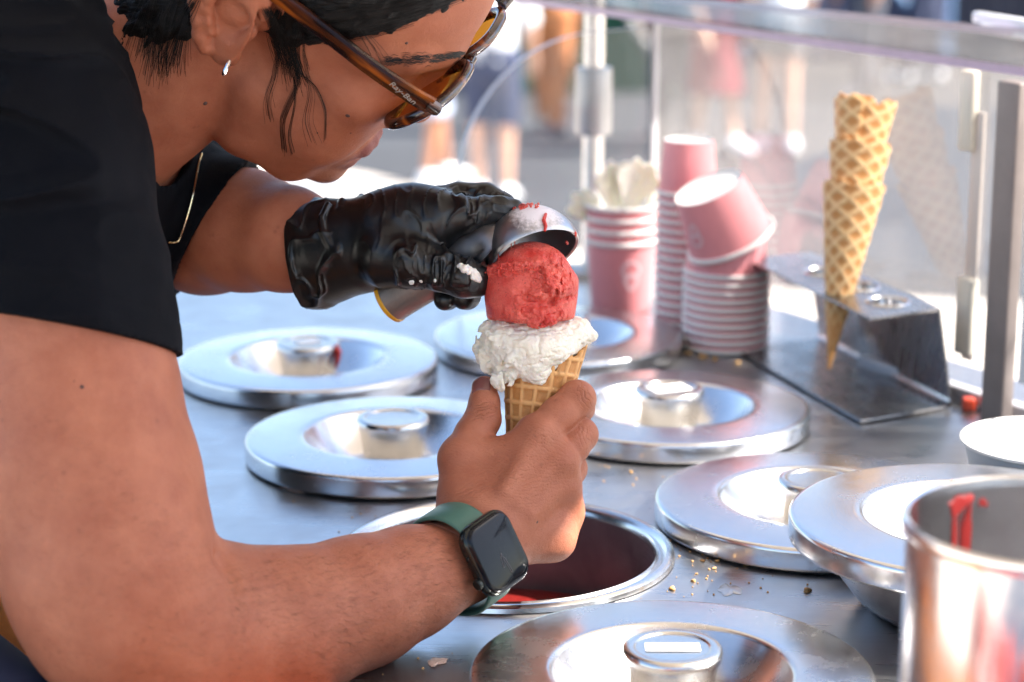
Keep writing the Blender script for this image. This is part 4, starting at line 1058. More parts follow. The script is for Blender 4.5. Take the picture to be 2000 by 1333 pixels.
# ================================================================ the vendor
HM = np.array([[.765, .299, .571], [.016, .877, -.480], [-.644, .376, .666]])     # columns: forward, left, up of the head
HO = V(602.2, -50.5, 1.45); HS_ = 1.081
def to_head(P): return (P-HO)@HM/HS_
def from_head(q): return HO+HS_*(np.asarray(q)@HM.T)
def hpt(*q): return from_head(np.array(q))
def head_local(q):
    sy = q.copy(); sy[:, 1] = np.abs(q[:, 1])
    d = ell(q, (.002, 0, .045), (.095, .074, .085))
    d = smin(d, ell(q, (.048, 0, .045), (.0430, .056, .050)), .020)
    d = smin(d, ell(q, (.043, 0, -.018), (.056, .062, .082)), .022)
    d = smin(d, chain(sy, [(.0905, 0, .030), (.0870, .022, .0335), (.0755, .043, .0330), (.056, .059, .024)], [.0075, .0085, .0085, .0070], .006), .012)
    d = smin(d, ell(sy, (.066, .044, -.012), (.022, .021, .018)), .016)
    d = smin(d, ell(sy, (.055, .037, -.054), (.033, .026, .036)), .018)
    d = smin(d, chain(sy, [(.016, .0475, -.055), (.0285, .0390, -.0895), (.0605, .0300, -.0935), (.080, .0100, -.0965)], [.0165, .0200, .0160, .0130], .008), .018)
    d = smin(d, ell(q, (.0825, 0, -.1005), (.0145, .020, .0130)), .010)
    d = smin(d, rc(q, (.0, 0, -.066), (.060, 0, -.0905), .042, .020), .018)
    d = smin(d, ell(q, (.0750, 0, -.073), (.0195, .030, .023)), .012)
    # eye sockets, lowered lids
    d = smax(d, -ell(sy, (.1035, .034, .0105), (.0150, .0175, .0115)), .012)
    d = smin(d, ell(sy, (.0745, .0325, .0085), (.0145, .0150, .0130)), .004)
    d = smax(d, -rc(sy, (.0885, .020, .0035), (.0840, .0445, .0020), .0008, .0006), .0015)
    # nose
    d = smin(d, chain(q, [(.0910, 0, .024), (.0980, 0, .002), (.1035, 0, -.018)], [.0070, .0076, .0082], .006), .012)
    d = smin(d, sph(q, (.1035, 0, -.0255), .0098), .006)
    d = smin(d, ell(sy, (.0940, .0125, -.0325), (.0095, .0070, .0072)), .006)
    d = smax(d, -ell(sy, (.0985, .0062, -.0400), (.0048, .0028, .0042)), .002)
    # lips
    mo = np.array([.0002, 0, -.0066])
    ul = chain(sy, [p+mo for p in np.array([(.0960, 0, -.0620), (.0940, .010, -.0628), (.0880, .019, -.0665), (.0800, .0265, -.0700)])], [.0054, .0056, .0045, .0025], .003)
    ll = chain(sy, [p+mo for p in np.array([(.0925, 0, -.0776), (.0905, .010, -.0768), (.0855, .0185, -.0742), (.0795, .0255, -.0712)])], [.0062, .0060, .0047, .0022], .003)
    lips = np.minimum(ul, ll)
    d = smin(d, ul, .005); d = smin(d, ll, .005)
    d = smax(d, -chain(sy, [p+mo for p in np.array([(.1015, 0, -.0703), (.0970, .011, -.0699), (.0890, .0205, -.0702), (.0800, .0290, -.0722)])], [.0012, .0012, .0010, .0016], .002), .0025)
    # right ear
    e1 = np.array([-.34, 0, .94]); e2 = np.array([.94, 0, .34]); c = np.array([-.0215, -.0765, .0015])
    def ep(a, s=1.0, out=0.0):
        x2, x1 = math.cos(a), math.sin(a)
        p = c+e1*(.0345*x1*s)+e2*(.0195*x2*s*(1.0 if x1 > -.3 else .82)); p[1] -= .0075*(.55-.55*x2)+.004*max(x1, 0)+out; return p
    near_ear = np.all(np.abs(q-c) < .055, axis=1)
    if near_ear.any():
        k = q[near_ear]
        A = np.array([e1, [-.30, -.95, -.11], e2*.95+np.array([0, -.30, 0])]); A = A/np.linalg.norm(A, axis=1)[:, None]
        ear = ell(k, c+np.array([0, -.003, 0]), (.0335, .0040, .0190), A)
        hel = chain(k, [ep(a) for a in np.linspace(.10, 4.15, 13)], [.0034]+[.0043]*9+[.0045, .0046, .0044], .003)
        ant = chain(k, [ep(a, .62, .0005) for a in np.linspace(1.25, 3.95, 8)], [.0030]*3+[.0036]*5, .003)
        lob = ell(k, c-e1*.0285+e2*.004+np.array([0, -.0025, 0]), (.0085, .0045, .0095))
        ear = smin(ear, hel, .0030); ear = smin(ear, ant, .0025); ear = smin(ear, lob, .006)
        ear = smax(ear, -ell(k, c+e2*.0045-e1*.004+np.array([0, -.0088, 0]), (.0092, .0060, .0130)), .005)
        ear = smin(ear, ell(k, (-.0045, -.0785, -.0030), (.0042, .0040, .0062)), .003)
        ear = smax(ear, -ell(k, (-.0115, -.0790, .0008), (.0040, .0040, .0036)), .003)
        ear = smin(ear, rc(k, c+np.array([.004, .006, 0]), c+np.array([.010, .018, 0]), .0125, .016), .004)
        dd_ = d[near_ear]; dd_ = smin(dd_, ear, .004); d[near_ear] = dd_
    return d, lips
NK0 = hpt(-.022, 0, -.035); NK1 = V(205, 205, 1.505)
def neck(P):
    d = rc(P, NK0, NK1, .060, .066)
    d = smin(d, rc(P, hpt(-.030, -.052, -.045), V(330, 250, 1.475), .014, .010), .018)
    return d
def head(P):
    d = np.full(len(P), 1.0); lo, hi = HO-.21, HO+.21
    m = np.all((P > lo) & (P < hi), axis=1)
    if m.any(): d[m] = head_local(to_head(P[m]))[0]*HS_
    far = ~m
    if far.any(): d[far] = np.sqrt(((P[far]-HO)**2).sum(1))-.17
    return smin(d, neck(P), .009)

# ---- near (right) arm
A_ = [V(50, 190, 1.365), V(106, 430, 1.33), V(138, 640, 1.310), V(152, 780, 1.305), V(173, 930, 1.297), V(216, 1110, 1.287)]
AR = [.056, .057, .0575, .0600, .0635, .0645]
F_ = [V(235, 1185, 1.287), V(380, 1232, 1.305), V(560, 1224, 1.335), V(700, 1178, 1.362), V(800, 1137, 1.385), V(902, 1096, 1.407)]
FR = [.060, .054, .0470, .0405, .0345, .0275]
W_ = V(935, 1052, 1.416)
def near_arm(P):
    d = chain(P, A_, AR, .008)
    d = smin(d, chain(P, F_, FR, .008), .007)
    d = smin(d, rc(P, F_[-1], W_, FR[-1], .0262), .005)
    return d
# ---- right hand round the cone
MI, MM, MR, MP = V(1050, 852, 1.438), V(1088, 902, 1.438), V(1094, 952, 1.443), V(1102, 1000, 1.450)
def r_hand(P):
    d = rc(P, W_, V(960, 985, 1.428), .0255, .022)
    for (m, r, k) in ((MI, .0140, .010), (MM, .0138, .010), (MR, .0128, .010), (MP, .0112, .010)):
        d = smin(d, rc(P, V(955, 1010, 1.424), m, .020, r), k)
    d = smin(d, rc(P, W_, V(1078, 1050, 1.440), .022, .0150), .012)
    d = smin(d, rc(P, V(1078, 1050, 1.440), MP, .0150, .0112), .008)
    d = smin(d, chain(P, [MI, MM, MR, MP], [.0136, .0136, .0126, .0112], .004), .006)
    # thumb
    TM = V(904, 897, 1.438)
    d = smin(d, chain(P, [V(918, 1000, 1.424), V(905, 985, 1.425), TM], [.0180, .0145, .0142], .008), .012)
    d = smin(d, rc(P, TM, V(1035, 884, 1.441), .0130, .0125), .010)
    d = smin(d, rc(P, V(905, 960, 1.430), V(1050, 900, 1.440), .014, .013), .010)
    th = chain(P, [TM, V(926, 850, 1.448), V(943, 818, 1.455), V(946, 788, 1.460), V(946, 759, 1.465)], [.0142, .0124, .0117, .0099, .0082], .004)
    d = smin(d, th, .005)
    # fingers
    fi = chain(P, [MI, V(1090, 812, 1.445), V(1127, 779, 1.453)], [.0132, .0119, .0119], .004)
    fi = smin(fi, chain(P, [V(1127, 779, 1.453), V(1131, 796, 1.480), V(1093, 815, 1.504)], [.0117, .0098, .0080], .004), .004)
    fm = chain(P, [MM, V(1115, 874, 1.448), V(1133, 850, 1.456)], [.0134, .0118, .0115], .004)
    fm = smin(fm, chain(P, [V(1133, 850, 1.456), V(1122, 868, 1.484), V(1062, 880, 1.497)], [.0113, .0096, .0080], .004), .004)
    fr = chain(P, [MR, V(1113, 914, 1.459)], [.0125, .0109], .004)
    fr = smin(fr, chain(P, [V(1113, 914, 1.459), V(1097, 930, 1.486), V(1046, 936, 1.496)], [.0107, .0092, .0078], .004), .004)
    fp = chain(P, [MP, V(1105, 976, 1.466), V(1086, 1000, 1.482), V(1046, 996, 1.490)], [.0110, .0094, .0082, .0070], .004)
    d = smin(d, fi, .0030); d = smin(d, fm, .0012); d = smin(d, fr, .0012); d = smin(d, fp, .0025)
    for (kp, kr) in ((V(1056, 846, 1.4265), .0048), (V(1098, 903, 1.4275), .0045), (V(1104, 955, 1.4345), .0040), (V(1143, 776, 1.4435), .0030)):
        d = smin(d, sph(P, kp, kr), .007)
    # knuckle dimples, tendon ridges
    d = smin(d, rc(P, V(985, 960, 1.405), V(1046, 862, 1.4255), .0030, .0030), .010)
    d = smin(d, rc(P, V(1010, 985, 1.408), V(1080, 905, 1.4265), .0030, .0030), .010)
    d = smin(d, rc(P, V(1035, 1005, 1.412), V(1090, 952, 1.431), .0030, .0030), .010)
    return d
RH_PTS = np.array([V(860, 1120, 1.40), V(1170, 720, 1.51), V(1040, 1080, 1.38), V(900, 900, 1.42), V(1160, 900, 1.5)])
RHlo, RHhi = RH_PTS.min(0)-.035, RH_PTS.max(0)+.035
# ---- far (left) arm
FA = [V(200, 235, 1.73), V(300, 350, 1.665), V(400, 447, 1.605), V(480, 450, 1.565), V(560, 467, 1.535), V(640, 485, 1.515), V(720, 478, 1.505), V(800, 450, 1.497)]
FAR = [.055, .050, .0480, .0435, .0360, .0285, .0265, .022]
def far_arm(P): return chain(P, FA, FAR, .008)
# ---- trunk
TR = [V(60, 270, 1.56), V(-90, 560, 1.60), V(-430, 1040, 1.62)]
def trunk(P, g=0.):
    d = chain(P, TR, [.105+g, .115+g, .125+g], .05)
    d = smin(d, rc(P, V(55, 210, 1.40), V(150, 290, 1.70), .056+g, .055+g), .05)
    d = smin(d, rc(P, V(110, 320, 1.50), V(205, 350, 1.62), .060+g, .060+g), .04)
    return d
wdir = (W_-F_[-1]); wdir /= np.linalg.norm(wdir); WC = F_[-1]+wdir*.004
def fine_skin(P): return vnoise(P, 55, 3)*.0006
def body_main(P):
    d = near(P, *bbox(A_+F_+[W_], .075), near_arm)
    d = np.minimum(d, near(P, *bbox(FA, .07), far_arm))
    d = smin(d, trunk(P), .02)
    d = np.maximum(d, (P-(WC+wdir*.006))@wdir*(1.0)*(np.sqrt(((P-WC)**2).sum(1)) < .09)+(-1)*(np.sqrt(((P-WC)**2).sum(1)) >= .09))
    return d+vnoise(P, 22, 6)*.0012
def hit(px, py, fn, d0=1.1, d1=1.8):
    px = np.atleast_1d(np.asarray(px, float)); py = np.atleast_1d(np.asarray(py, float))
    r = cT[None]+cR[None]*((px-1000)/FPX)[:, None]+cU[None]*((666.5-py)/FPX)[:, None]
    t = np.full(len(px), d0)
    for _ in range(90): t = t+np.clip(fn(cC+r*t[:, None]), -.01, .03)*.8
    return cC+r*t[:, None]
EC = hit([428, 440, 452, 458], [1086, 1104, 1128, 1152], near_arm)
_body0 = body_main
def body_main(P):
    return smax(_body0(P), -near(P, *bbox(EC, .02), lambda Q: chain(Q, list(EC), [.0030, .0028, .0020, .0008], .002)), .006)
allp = A_+F_+FA+TR
v1, f1 = field_mesh(body_main, np.min(allp, 0)-.16, np.max(allp, 0)+.12, .0022)
def hand_piece(P):
    d = smin(near_arm(P), r_hand(P), .012)
    return np.maximum(d, -((P-WC)@wdir)-.004)+vnoise(P, 60, 3)*.0005
v2, f2 = field_mesh(hand_piece, RHlo, RHhi, .00095)
hp_all = np.array([HO-.135, HO+.16, NK1-.08, NK1+.06])
v3, f3 = field_mesh(lambda P: head(P)+vnoise(P, 45, 8)*.0005, hp_all.min(0), hp_all.max(0), .0014)
_, lm = head_local(to_head(v3))
vv = np.concatenate([v1, v2, v3]); ff = np.concatenate([f1, f2+len(v1), f3+len(v1)+len(v2)])
lip = np.concatenate([np.zeros(len(v1)+len(v2)), np.clip(1-(lm-.0004)/.0016, 0, 1)])
hm_ = np.concatenate([np.zeros(len(v1)), np.ones(len(v2)), np.zeros(len(v3))])
def skin_mat():
    m = mat('skin', (.40, .19, .11), .52, sss=.16, sssr=(.008, .003, .0016), spec=.36)
    T = NT(m); b = T.n['Principled BSDF']; tc = T.new('ShaderNodeTexCoord')
    n1 = T.new('ShaderNodeTexNoise'); n1.inputs['Scale'].default_value = 34; n1.inputs['Detail'].default_value = 9; n1.inputs['Roughness'].default_value = .65; T.link(tc.outputs['Object'], n1.inputs[0])
    rp = T.new('ShaderNodeValToRGB'); rp.color_ramp.elements[0].position = .3; rp.color_ramp.elements[1].position = .72
    rp.color_ramp.elements[0].color = (.335, .102, .052, 1); rp.color_ramp.elements[1].color = (.455, .165, .090, 1); T.link(n1.outputs[0], rp.inputs[0])
    # freckles
    vo = T.new('ShaderNodeTexVoronoi'); vo.inputs['Scale'].default_value = 140; T.link(tc.outputs['Object'], vo.inputs[0])
    lt = T.new('ShaderNodeMapRange'); lt.inputs['From Min'].default_value = .05; lt.inputs['From Max'].default_value = .28; lt.inputs['To Min'].default_value = .55; lt.inputs['To Max'].default_value = 0; T.link(vo.outputs['Distance'], lt.inputs[0])
    n5 = T.new('ShaderNodeTexNoise'); n5.inputs['Scale'].default_value = 60; T.link(tc.outputs['Object'], n5.inputs[0])
    g5 = T.new('ShaderNodeMapRange'); g5.inputs['From Min'].default_value = .55; g5.inputs['From Max'].default_value = .7; T.link(n5.outputs[0], g5.inputs[0])
    mu = T.new('ShaderNodeMath', operation='MULTIPLY'); T.link(lt.outputs[0], mu.inputs[0]); T.link(g5.outputs[0], mu.inputs[1])
    m1 = T.new('ShaderNodeMix', data_type='RGBA'); T.link(mu.outputs[0], m1.inputs['Factor']); T.link(rp.outputs[0], m1.inputs['A']); m1.inputs['B'].default_value = (.17, .055, .030, 1)
    at = T.new('ShaderNodeAttribute'); at.attribute_name = 'lip'
    m2 = T.new('ShaderNodeMix', data_type='RGBA'); T.link(at.outputs['Fac'], m2.inputs['Factor']); T.link(m1.outputs['Result'], m2.inputs['A']); m2.inputs['B'].default_value = (.24, .072, .060, 1)
    T.link(m2.outputs['Result'], b.inputs['Base Color'])
    # pores and fine crossed skin lines
    v2_ = T.new('ShaderNodeTexVoronoi', feature='DISTANCE_TO_EDGE'); v2_.inputs['Scale'].default_value = 620
    nw = T.new('ShaderNodeTexNoise'); nw.inputs['Scale'].default_value = 90; T.link(tc.outputs['Object'], nw.inputs[0])
    mxv = T.new('ShaderNodeMix', data_type='VECTOR'); mxv.inputs['Factor'].default_value = .012; T.link(tc.outputs['Object'], mxv.inputs['A']); T.link(nw.outputs['Color'], mxv.inputs['B'])
    T.link(mxv.outputs['Result'], v2_.inputs[0])
    mr = T.new('ShaderNodeMapRange'); mr.inputs['From Max'].default_value = .10; T.link(v2_.outputs['Distance'], mr.inputs[0])
    n3 = T.new('ShaderNodeTexNoise'); n3.inputs['Scale'].default_value = 380; n3.inputs['Detail'].default_value = 5; T.link(tc.outputs['Object'], n3.inputs[0])
    ad = T.new('ShaderNodeMath', operation='MULTIPLY_ADD'); ad.inputs[1].default_value = .35; T.link(mr.outputs[0], ad.inputs[0]); T.link(n3.outputs[0], ad.inputs[2])
    bp = T.new('ShaderNodeBump'); bp.inputs['Strength'].default_value = .75; bp.inputs['Distance'].default_value = .00045; T.link(ad.outputs[0], bp.inputs['Height'])
    # finger creases on the hand
    ah = T.new('ShaderNodeAttribute'); ah.attribute_name = 'crease'
    b2 = T.new('ShaderNodeBump'); b2.inputs['Strength'].default_value = .8; b2.inputs['Distance'].default_value = .0013; b2.invert = True; T.link(ah.outputs['Fac'], b2.inputs['Height']); T.link(bp.outputs[0], b2.inputs['Normal'])
    T.link(b2.outputs[0], b.inputs['Normal'])
    rr_ = T.new('ShaderNodeMapRange'); rr_.inputs['To Min'].default_value = .44; rr_.inputs['To Max'].default_value = .64; T.link(n1.outputs[0], rr_.inputs[0]); T.link(rr_.outputs[0], b.inputs['Roughness'])
    return m
SKIN = skin_mat()
# crease lines over the thumb joint, index knuckle and inner wrist, as thin bands across the finger
cre = np.zeros(len(vv)); h0 = len(v1); Q = v2
sxp = 1000+FPX*((Q-cC)@cR)/((Q-cC)@cT); syp = 666.5-FPX*((Q-cC)@cU)/((Q-cC)@cT)
def lines(cx, cyp, ang, rad_, per, amp):
    global cre
    u0 = (sxp-cx)*math.cos(ang)+(syp-cyp)*math.sin(ang); w0 = -(sxp-cx)*math.sin(ang)+(syp-cyp)*math.cos(ang)
    wob = vnoise(np.stack([sxp/9, syp/9, 0*sxp], 1))*per*.6
    cre[h0:h0+len(v2)] += amp*np.clip(1.6*np.cos(2*math.pi*(w0+wob)/per)-.7, 0, 1)*np.exp(-((u0/rad_[0])**2+(w0/rad_[1])**2))
lines(940, 803, -.25, (30, 16), 7.5, 1.0); lines(1142, 772, .95, (26, 14), 7, .8); lines(1068, 862, .4, (40, 26), 7, .55); lines(900, 978, -.2, (60, 22), 6, .5); lines(1000, 930, -.15, (120, 60), 6.5, .45); lines(960, 900, .5, (90, 60), 7.5, .3); lines(1140, 850, 1.2, (24, 14), 7, .6)
person = mesh('person', vv, ff, SKIN, None, True, None, {'lip': lip, 'crease': cre})
tag(person, 'vendor in a black t-shirt and sunglasses bending over the counter to fill a cone', 'person')
PV = lambda o: setattr(o, 'parent', person) or o

# ---------------------------------------------------------------- ray helpers onto the skin
def hit(px, py, fn, d0=1.1, d1=1.8):
    px = np.atleast_1d(np.asarray(px, float)); py = np.atleast_1d(np.asarray(py, float))
    r = cT[None]+cR[None]*((px-1000)/FPX)[:, None]+cU[None]*((666.5-py)/FPX)[:, None]
    t = np.full(len(px), d0)
    for _ in range(90): t = t+np.clip(fn(cC+r*t[:, None]), -.01, .03)*.8
    return cC+r*t[:, None]
def normal(P, fn, e=.0008):
    g = np.stack([fn(P+np.eye(3)[i]*e)-fn(P-np.eye(3)[i]*e) for i in range(3)], 1); return g/np.linalg.norm(g, axis=1)[:, None]

# ---------------------------------------------------------------- fine arm hair
r8 = np.random.default_rng(5); n_h = 2200
t_ = r8.uniform(0, 1, n_h); hx = np.where(r8.uniform(0, 1, n_h) < .75, 440+470*t_, r8.uniform(20, 420, n_h)); top_ = np.interp(hx, [0, 430, 550, 660, 770, 900], [700, 1100, 1085, 1070, 1045, 1015]); bot_ = np.interp(hx, [0, 660, 797, 900], [1330, 1330, 1245, 1195])
hy = top_+(bot_-top_)*r8.uniform(.02, .98, n_h); an_ = r8.normal(-.55, .35, n_h); Lh = r8.uniform(10, 24, n_h)
XX = np.stack([hx, hx+Lh*.5*np.cos(an_), hx+Lh*np.cos(an_)], 1); YY = np.stack([hy, hy-Lh*.5*np.sin(an_+.2), hy-Lh*np.sin(an_+.5)], 1)
Hh = hit(XX.ravel(), YY.ravel(), near_arm, 1.1); Nh = normal(Hh, near_arm); Hh = (Hh+Nh*np.tile([-.0002, .0006, .0012], n_h)[:, None]).reshape(n_h, 3, 3)
ok_ = (np.abs(near_arm(Hh[:, 0])) < .002); b = MB()
for k in range(n_h):
    if ok_[k]: b.tube(list(Hh[k]), [.00005, .000045, .00002], 3, cap=False)
o = PV(b.build('arm_hair', mat('arm_hair', (.09, .045, .025), .6))); o['kind'] = 'stuff'

# ---------------------------------------------------------------- t-shirt
CLOTH = mat('black_jersey', (.0026, .0030, .0050), .8, spec=.09, bump=.5, bscale=900, bdist=.0006, var=.25, vscale=9)
h1, h2, h3 = V(150, 636, 1.245), V(338, 692, 1.315), V(-60, 622, 1.31)
HN = np.cross(h2-h1, h3-h1); HN /= np.linalg.norm(HN); HN = HN if HN@(A_[5]-A_[0]) > 0 else -HN
g1, g2, g3 = V(488, 318, 1.575), V(420, 388, 1.54), V(331, 537, 1.56)
axf = (FA[2]-FA[1]); axf /= np.linalg.norm(axf)
gdir = (V(331, 537, 1.58)-V(488, 318, 1.60)); gdir /= np.linalg.norm(gdir); GN = np.cross(gdir, cT); GN /= np.linalg.norm(GN); GN = GN if GN@axf > 0 else -GN
def shirt_outer(P, g):
    d = np.maximum(near(P, *bbox(A_, .08), lambda Q: chain(Q, [V(52, 185, 1.37), V(88, 330, 1.345), V(128, 540, 1.315), V(142, 650, 1.31), V(152, 780, 1.305)], [.0585+g, .0615+g, .0585+g, .0585+g, .0590+g], .01)), (P-h2)@HN)
    d2 = np.maximum(near(P, *bbox(FA[:4], .09), lambda Q: chain(Q, [V(200, 250, 1.73), V(300, 360, 1.665), V(400, 445, 1.605), V(450, 450, 1.58)], [.062+g, .060+g, .055+g, .053+g], .01)), (P-g1)@GN)
    t = trunk(P, .006+g)
    d = smin(d, t, .035); return smin(d, d2, .02)
SHR = np.array([[.55, 0, .5], [0, .5, 0], [-.35, 0, 2.0]])
def shirt(P):
    a = A_[5]-A_[0]; a = a/np.linalg.norm(a); s = (P-A_[0])@a
    Pw = P+.020*np.stack([vnoise(P, 8, 1), vnoise(P, 8, 2), vnoise(P, 8, 3)], 1)
    arm = np.clip(((P-V(200, 420, 1.33))@cU+.16)/.10, .25, 1)
    sxs = 1000+FPX*((P-cC)@cR)/((P-cC)@cT); arm = arm*np.clip((285-sxs)/90, .12, 1)
    w = .0170*arm*np.clip(1-2.6*np.abs(vnoise(Pw@SHR, 14, 4)), 0, 1)**1.4+.0060*arm*np.clip(1-2.4*np.abs(vnoise(Pw@SHR, 27, 14)), 0, 1)**1.5+.0012*vnoise(P, 60, 9)
    d = shirt_outer(P, .0015)-w*.8
    # seam of the sleeve hem
    hs = (P-h2)@HN
    d = d-.0009*np.exp(-((hs+.0012)/.0022)**2)+.0008*np.exp(-((hs+.020)/.0011)**2)
    d = np.maximum(d, -(shirt_outer(P, -.0080)-w*.8))
    d = np.maximum(d, hs*(np.sqrt(((P-h1)**2).sum(1)) < .16)-1.*(np.sqrt(((P-h1)**2).sum(1)) >= .16))
    d = smax(d, -(neck(P)-.0045), .003)
    return np.maximum(d, -(np.sqrt(((P-NK0)**2).sum(1))-.085))
sp2 = A_[:4]+FA[:4]+TR
v, f = field_mesh(shirt, np.min(sp2, 0)-.16, np.max(sp2, 0)+.09, .0022, 8, 2.0)
PV(mesh('t_shirt', v, f, CLOTH, None, True, None))

# ---------------------------------------------------------------- trousers
def pin_mat():
    m = mat('pinstripe', (.018, .026, .06), .85, bump=.4, bscale=1200, bdist=.0005)
    T = NT(m); b = T.n['Principled BSDF']; tc = T.new('ShaderNodeTexCoord'); 
    dv = T.new('ShaderNodeVectorMath', operation='DOT_PRODUCT'); pd = cR*.60+cU*.80; dv.inputs[1].default_value = tuple(pd); T.link(tc.outputs['Object'], dv.inputs[0])
    md = T.new('ShaderNodeMath', operation='MODULO'); md.inputs[1].default_value = .0150; ad = T.new('ShaderNodeMath', operation='ADD'); ad.inputs[1].default_value = 5.0; T.link(dv.outputs['Value'], ad.inputs[0]); T.link(ad.outputs[0], md.inputs[0])
    lt = T.new('ShaderNodeMath', operation='LESS_THAN'); lt.inputs[1].default_value = .0010; T.link(md.outputs[0], lt.inputs[0])
    mx = T.new('ShaderNodeMix', data_type='RGBA'); T.link(lt.outputs[0], mx.inputs['Factor']); mx.inputs['A'].default_value = (.016, .024, .058, 1); mx.inputs['B'].default_value = (.22, .24, .36, 1); T.link(mx.outputs['Result'], b.inputs['Base Color'])
    return m
PIN = pin_mat()
TP = [V(-520, 1200, 1.40), V(-215, 1455, 1.31), V(160, 1680, 1.27)]
v, f = field_mesh(lambda P: chain(P, TP, [.12, .085, .080], .02)+.0025*vnoise(P, 16, 4), np.min(TP, 0)-.16, np.max(TP, 0)+.16, .004)
PV(mesh('trousers', v, f, PIN, None, True, None))

# ---------------------------------------------------------------- glove
NITR = mat('black_nitrile', (.0050, .0050, .0055), .36, spec=.45, bump=.25, bscale=500, bdist=.0003, rvar=.08, rscale=60)
def glove(P):
    d = chain(P, [V(545, 498, 1.540), V(612, 496, 1.525), V(650, 489, 1.516), V(705, 481, 1.506), V(765, 463, 1.497), V(828, 432, 1.491)], [.0382, .0362, .0335, .0315, .0305, .0235], .006)
    d = smin(d, rc(P, V(765, 463, 1.497), V(860, 425, 1.480), .028, .0165), .012)
    d = smin(d, rc(P, V(800, 440, 1.497), V(880, 450, 1.497), .026, .016), .012)
    fmid = chain(P, [V(838, 402, 1.508), V(893, 385, 1.510), V(948, 386, 1.510), V(982, 402, 1.506), V(992, 455, 1.506)], [.0140, .0100, .0094, .0082, .0080], .003)
    find = chain(P, [V(856, 430, 1.480), V(908, 421, 1.476), V(950, 413, 1.476), V(978, 410, 1.477), V(1003, 408, 1.478)], [.0165, .0122, .0098, .0084, .0064], .004)
    thm = chain(P, [V(765, 500, 1.480), V(805, 512, 1.471), V(858, 528, 1.466), V(905, 542, 1.463), V(932, 549, 1.464)], [.0235, .0170, .0130, .0126, .0104], .006)
    r1 = chain(P, [V(880, 470, 1.520), V(884, 540, 1.514), V(874, 580, 1.500), V(868, 586, 1.492)], [.0115, .0100, .0085, .0076], .004)
    r2 = chain(P, [V(915, 465, 1.515), V(925, 540, 1.510), V(912, 578, 1.494), V(905, 582, 1.487)], [.0115, .0100, .0088, .0082], .004)
    d = smin(d, fmid, .0025); d = smin(d, find, .0025); d = smin(d, thm, .005); d = smin(d, r1, .003); d = smin(d, r2, .002)
    sx = 1000+FPX*((P-cC)@cR)/((P-cC)@cT); sy = 666.5-FPX*((P-cC)@cU)/((P-cC)@cT)
    box = lambda x0, x1, y0, y1, s=14: np.clip((sx-x0)/s, 0, 1)*np.clip((x1-sx)/s, 0, 1)*np.clip((sy-y0)/s, 0, 1)*np.clip((y1-sy)/s, 0, 1)
    n = np.stack([sx, sy, ((P-cC)@cT)*2800], 1)
    wv = np.stack([vnoise(n, .02, 51), vnoise(n, .02, 52), vnoise(n, .02, 53)], 1)*16
    rg = lambda ax, s, o, w=3.2: np.clip(1-w*np.abs(vnoise((n+wv)*np.array(ax), s, o)), 0, 1)**1.5
    d = d-.0034*box(768, 922, 474, 562, 8)*rg((1., .22, .25), .050, 3)-.0010*box(770, 940, 484, 580)*rg((1, .5, .5), .11, 5)
    d = d-.0022*box(862, 940, 362, 445, 8)*rg((1., .40, .3), .070, 8)-.0010*box(900, 1000, 365, 440)*rg((1., .6, .3), .10, 28)
    d = d-.0011*box(700, 890, 350, 500, 30)*rg((1., -.30, .3), .045, 18, 5)
    d = d-.0030*box(556, 668, 380, 610, 10)*rg((.9, .30, .25), .024, 12, 2.4)-.0020*box(555, 650, 380, 610)*rg((.5, .6, .4), .055, 15)
    d = d-.0009*vnoise(n, .014, 4)
    # folds of loose rubber round the wrist
    for pts in ([(668, 392), (664, 410), (672, 428), (688, 442)], [(706, 384), (700, 396), (708, 410), (724, 420)], [(640, 400), (628, 425), (632, 455), (650, 488)]):
        cp3 = [V(x, y, 1.509-.0305*math.sqrt(max(0, 1-((y-486)/100.)**2))) for x, y in pts]
        d = smin(d, chain(P, cp3, [.0022]*len(cp3), .001), .002)
    # hollow, rolled cuff
    ca = V(650, 489, 1.516)-V(588, 497, 1.533); ca = ca/np.linalg.norm(ca); ca = ca+cT*.36+cU*.02; ca /= np.linalg.norm(ca)
    s = (P-V(596, 494, 1.530))@ca+.0016*vnoise(n, .02, 44)
    d = smax(d, -s, .0015)
    d = np.maximum(d, -np.maximum(rc(P, V(545, 498, 1.54), V(650, 489, 1.516), .0360, .0300), s-.05))
    return d
v, f = field_mesh(glove, V(520, 620, 1.47)-[.02, .06, .01], V(1020, 345, 1.53)+[.02, .03, .02], .00085, 8, 1.9)
gl = PV(mesh('glove', v, f, NITR, None, True, None)); gl['label'] = 'shiny black rubber glove with ice cream on the thumb'
CREAM = mat('cream_smear', (.82, .74, .68), .35, sss=.3)
gh = hit([899, 906, 913, 920, 926, 932, 936, 922, 929, 915, 803, 807, 822, 848, 850], [520, 526, 524, 531, 535, 540, 548, 541, 546, 533, 552, 550, 549, 546, 549], glove, 1.3)
gr_ = [.0022, .0028, .0026, .0026, .0030, .0026, .0018, .0022, .0020, .0020, .0014, .0012, .0012, .0014, .0010]
def cream(P):
    d = sph(P, gh[0], gr_[0])
    for p_, r_2 in zip(gh[1:], gr_[1:]): d = smin(d, sph(P, p_, r_2), .0016)
    return d+.0006*vnoise(P, 500, 3)+.0004*vnoise(P, 1100, 5)
v, f = field_mesh(cream, gh.min(0)-.005, gh.max(0)+.005, .0005)
cs = mesh('cream_smear', v, f, CREAM, gl, True, None)

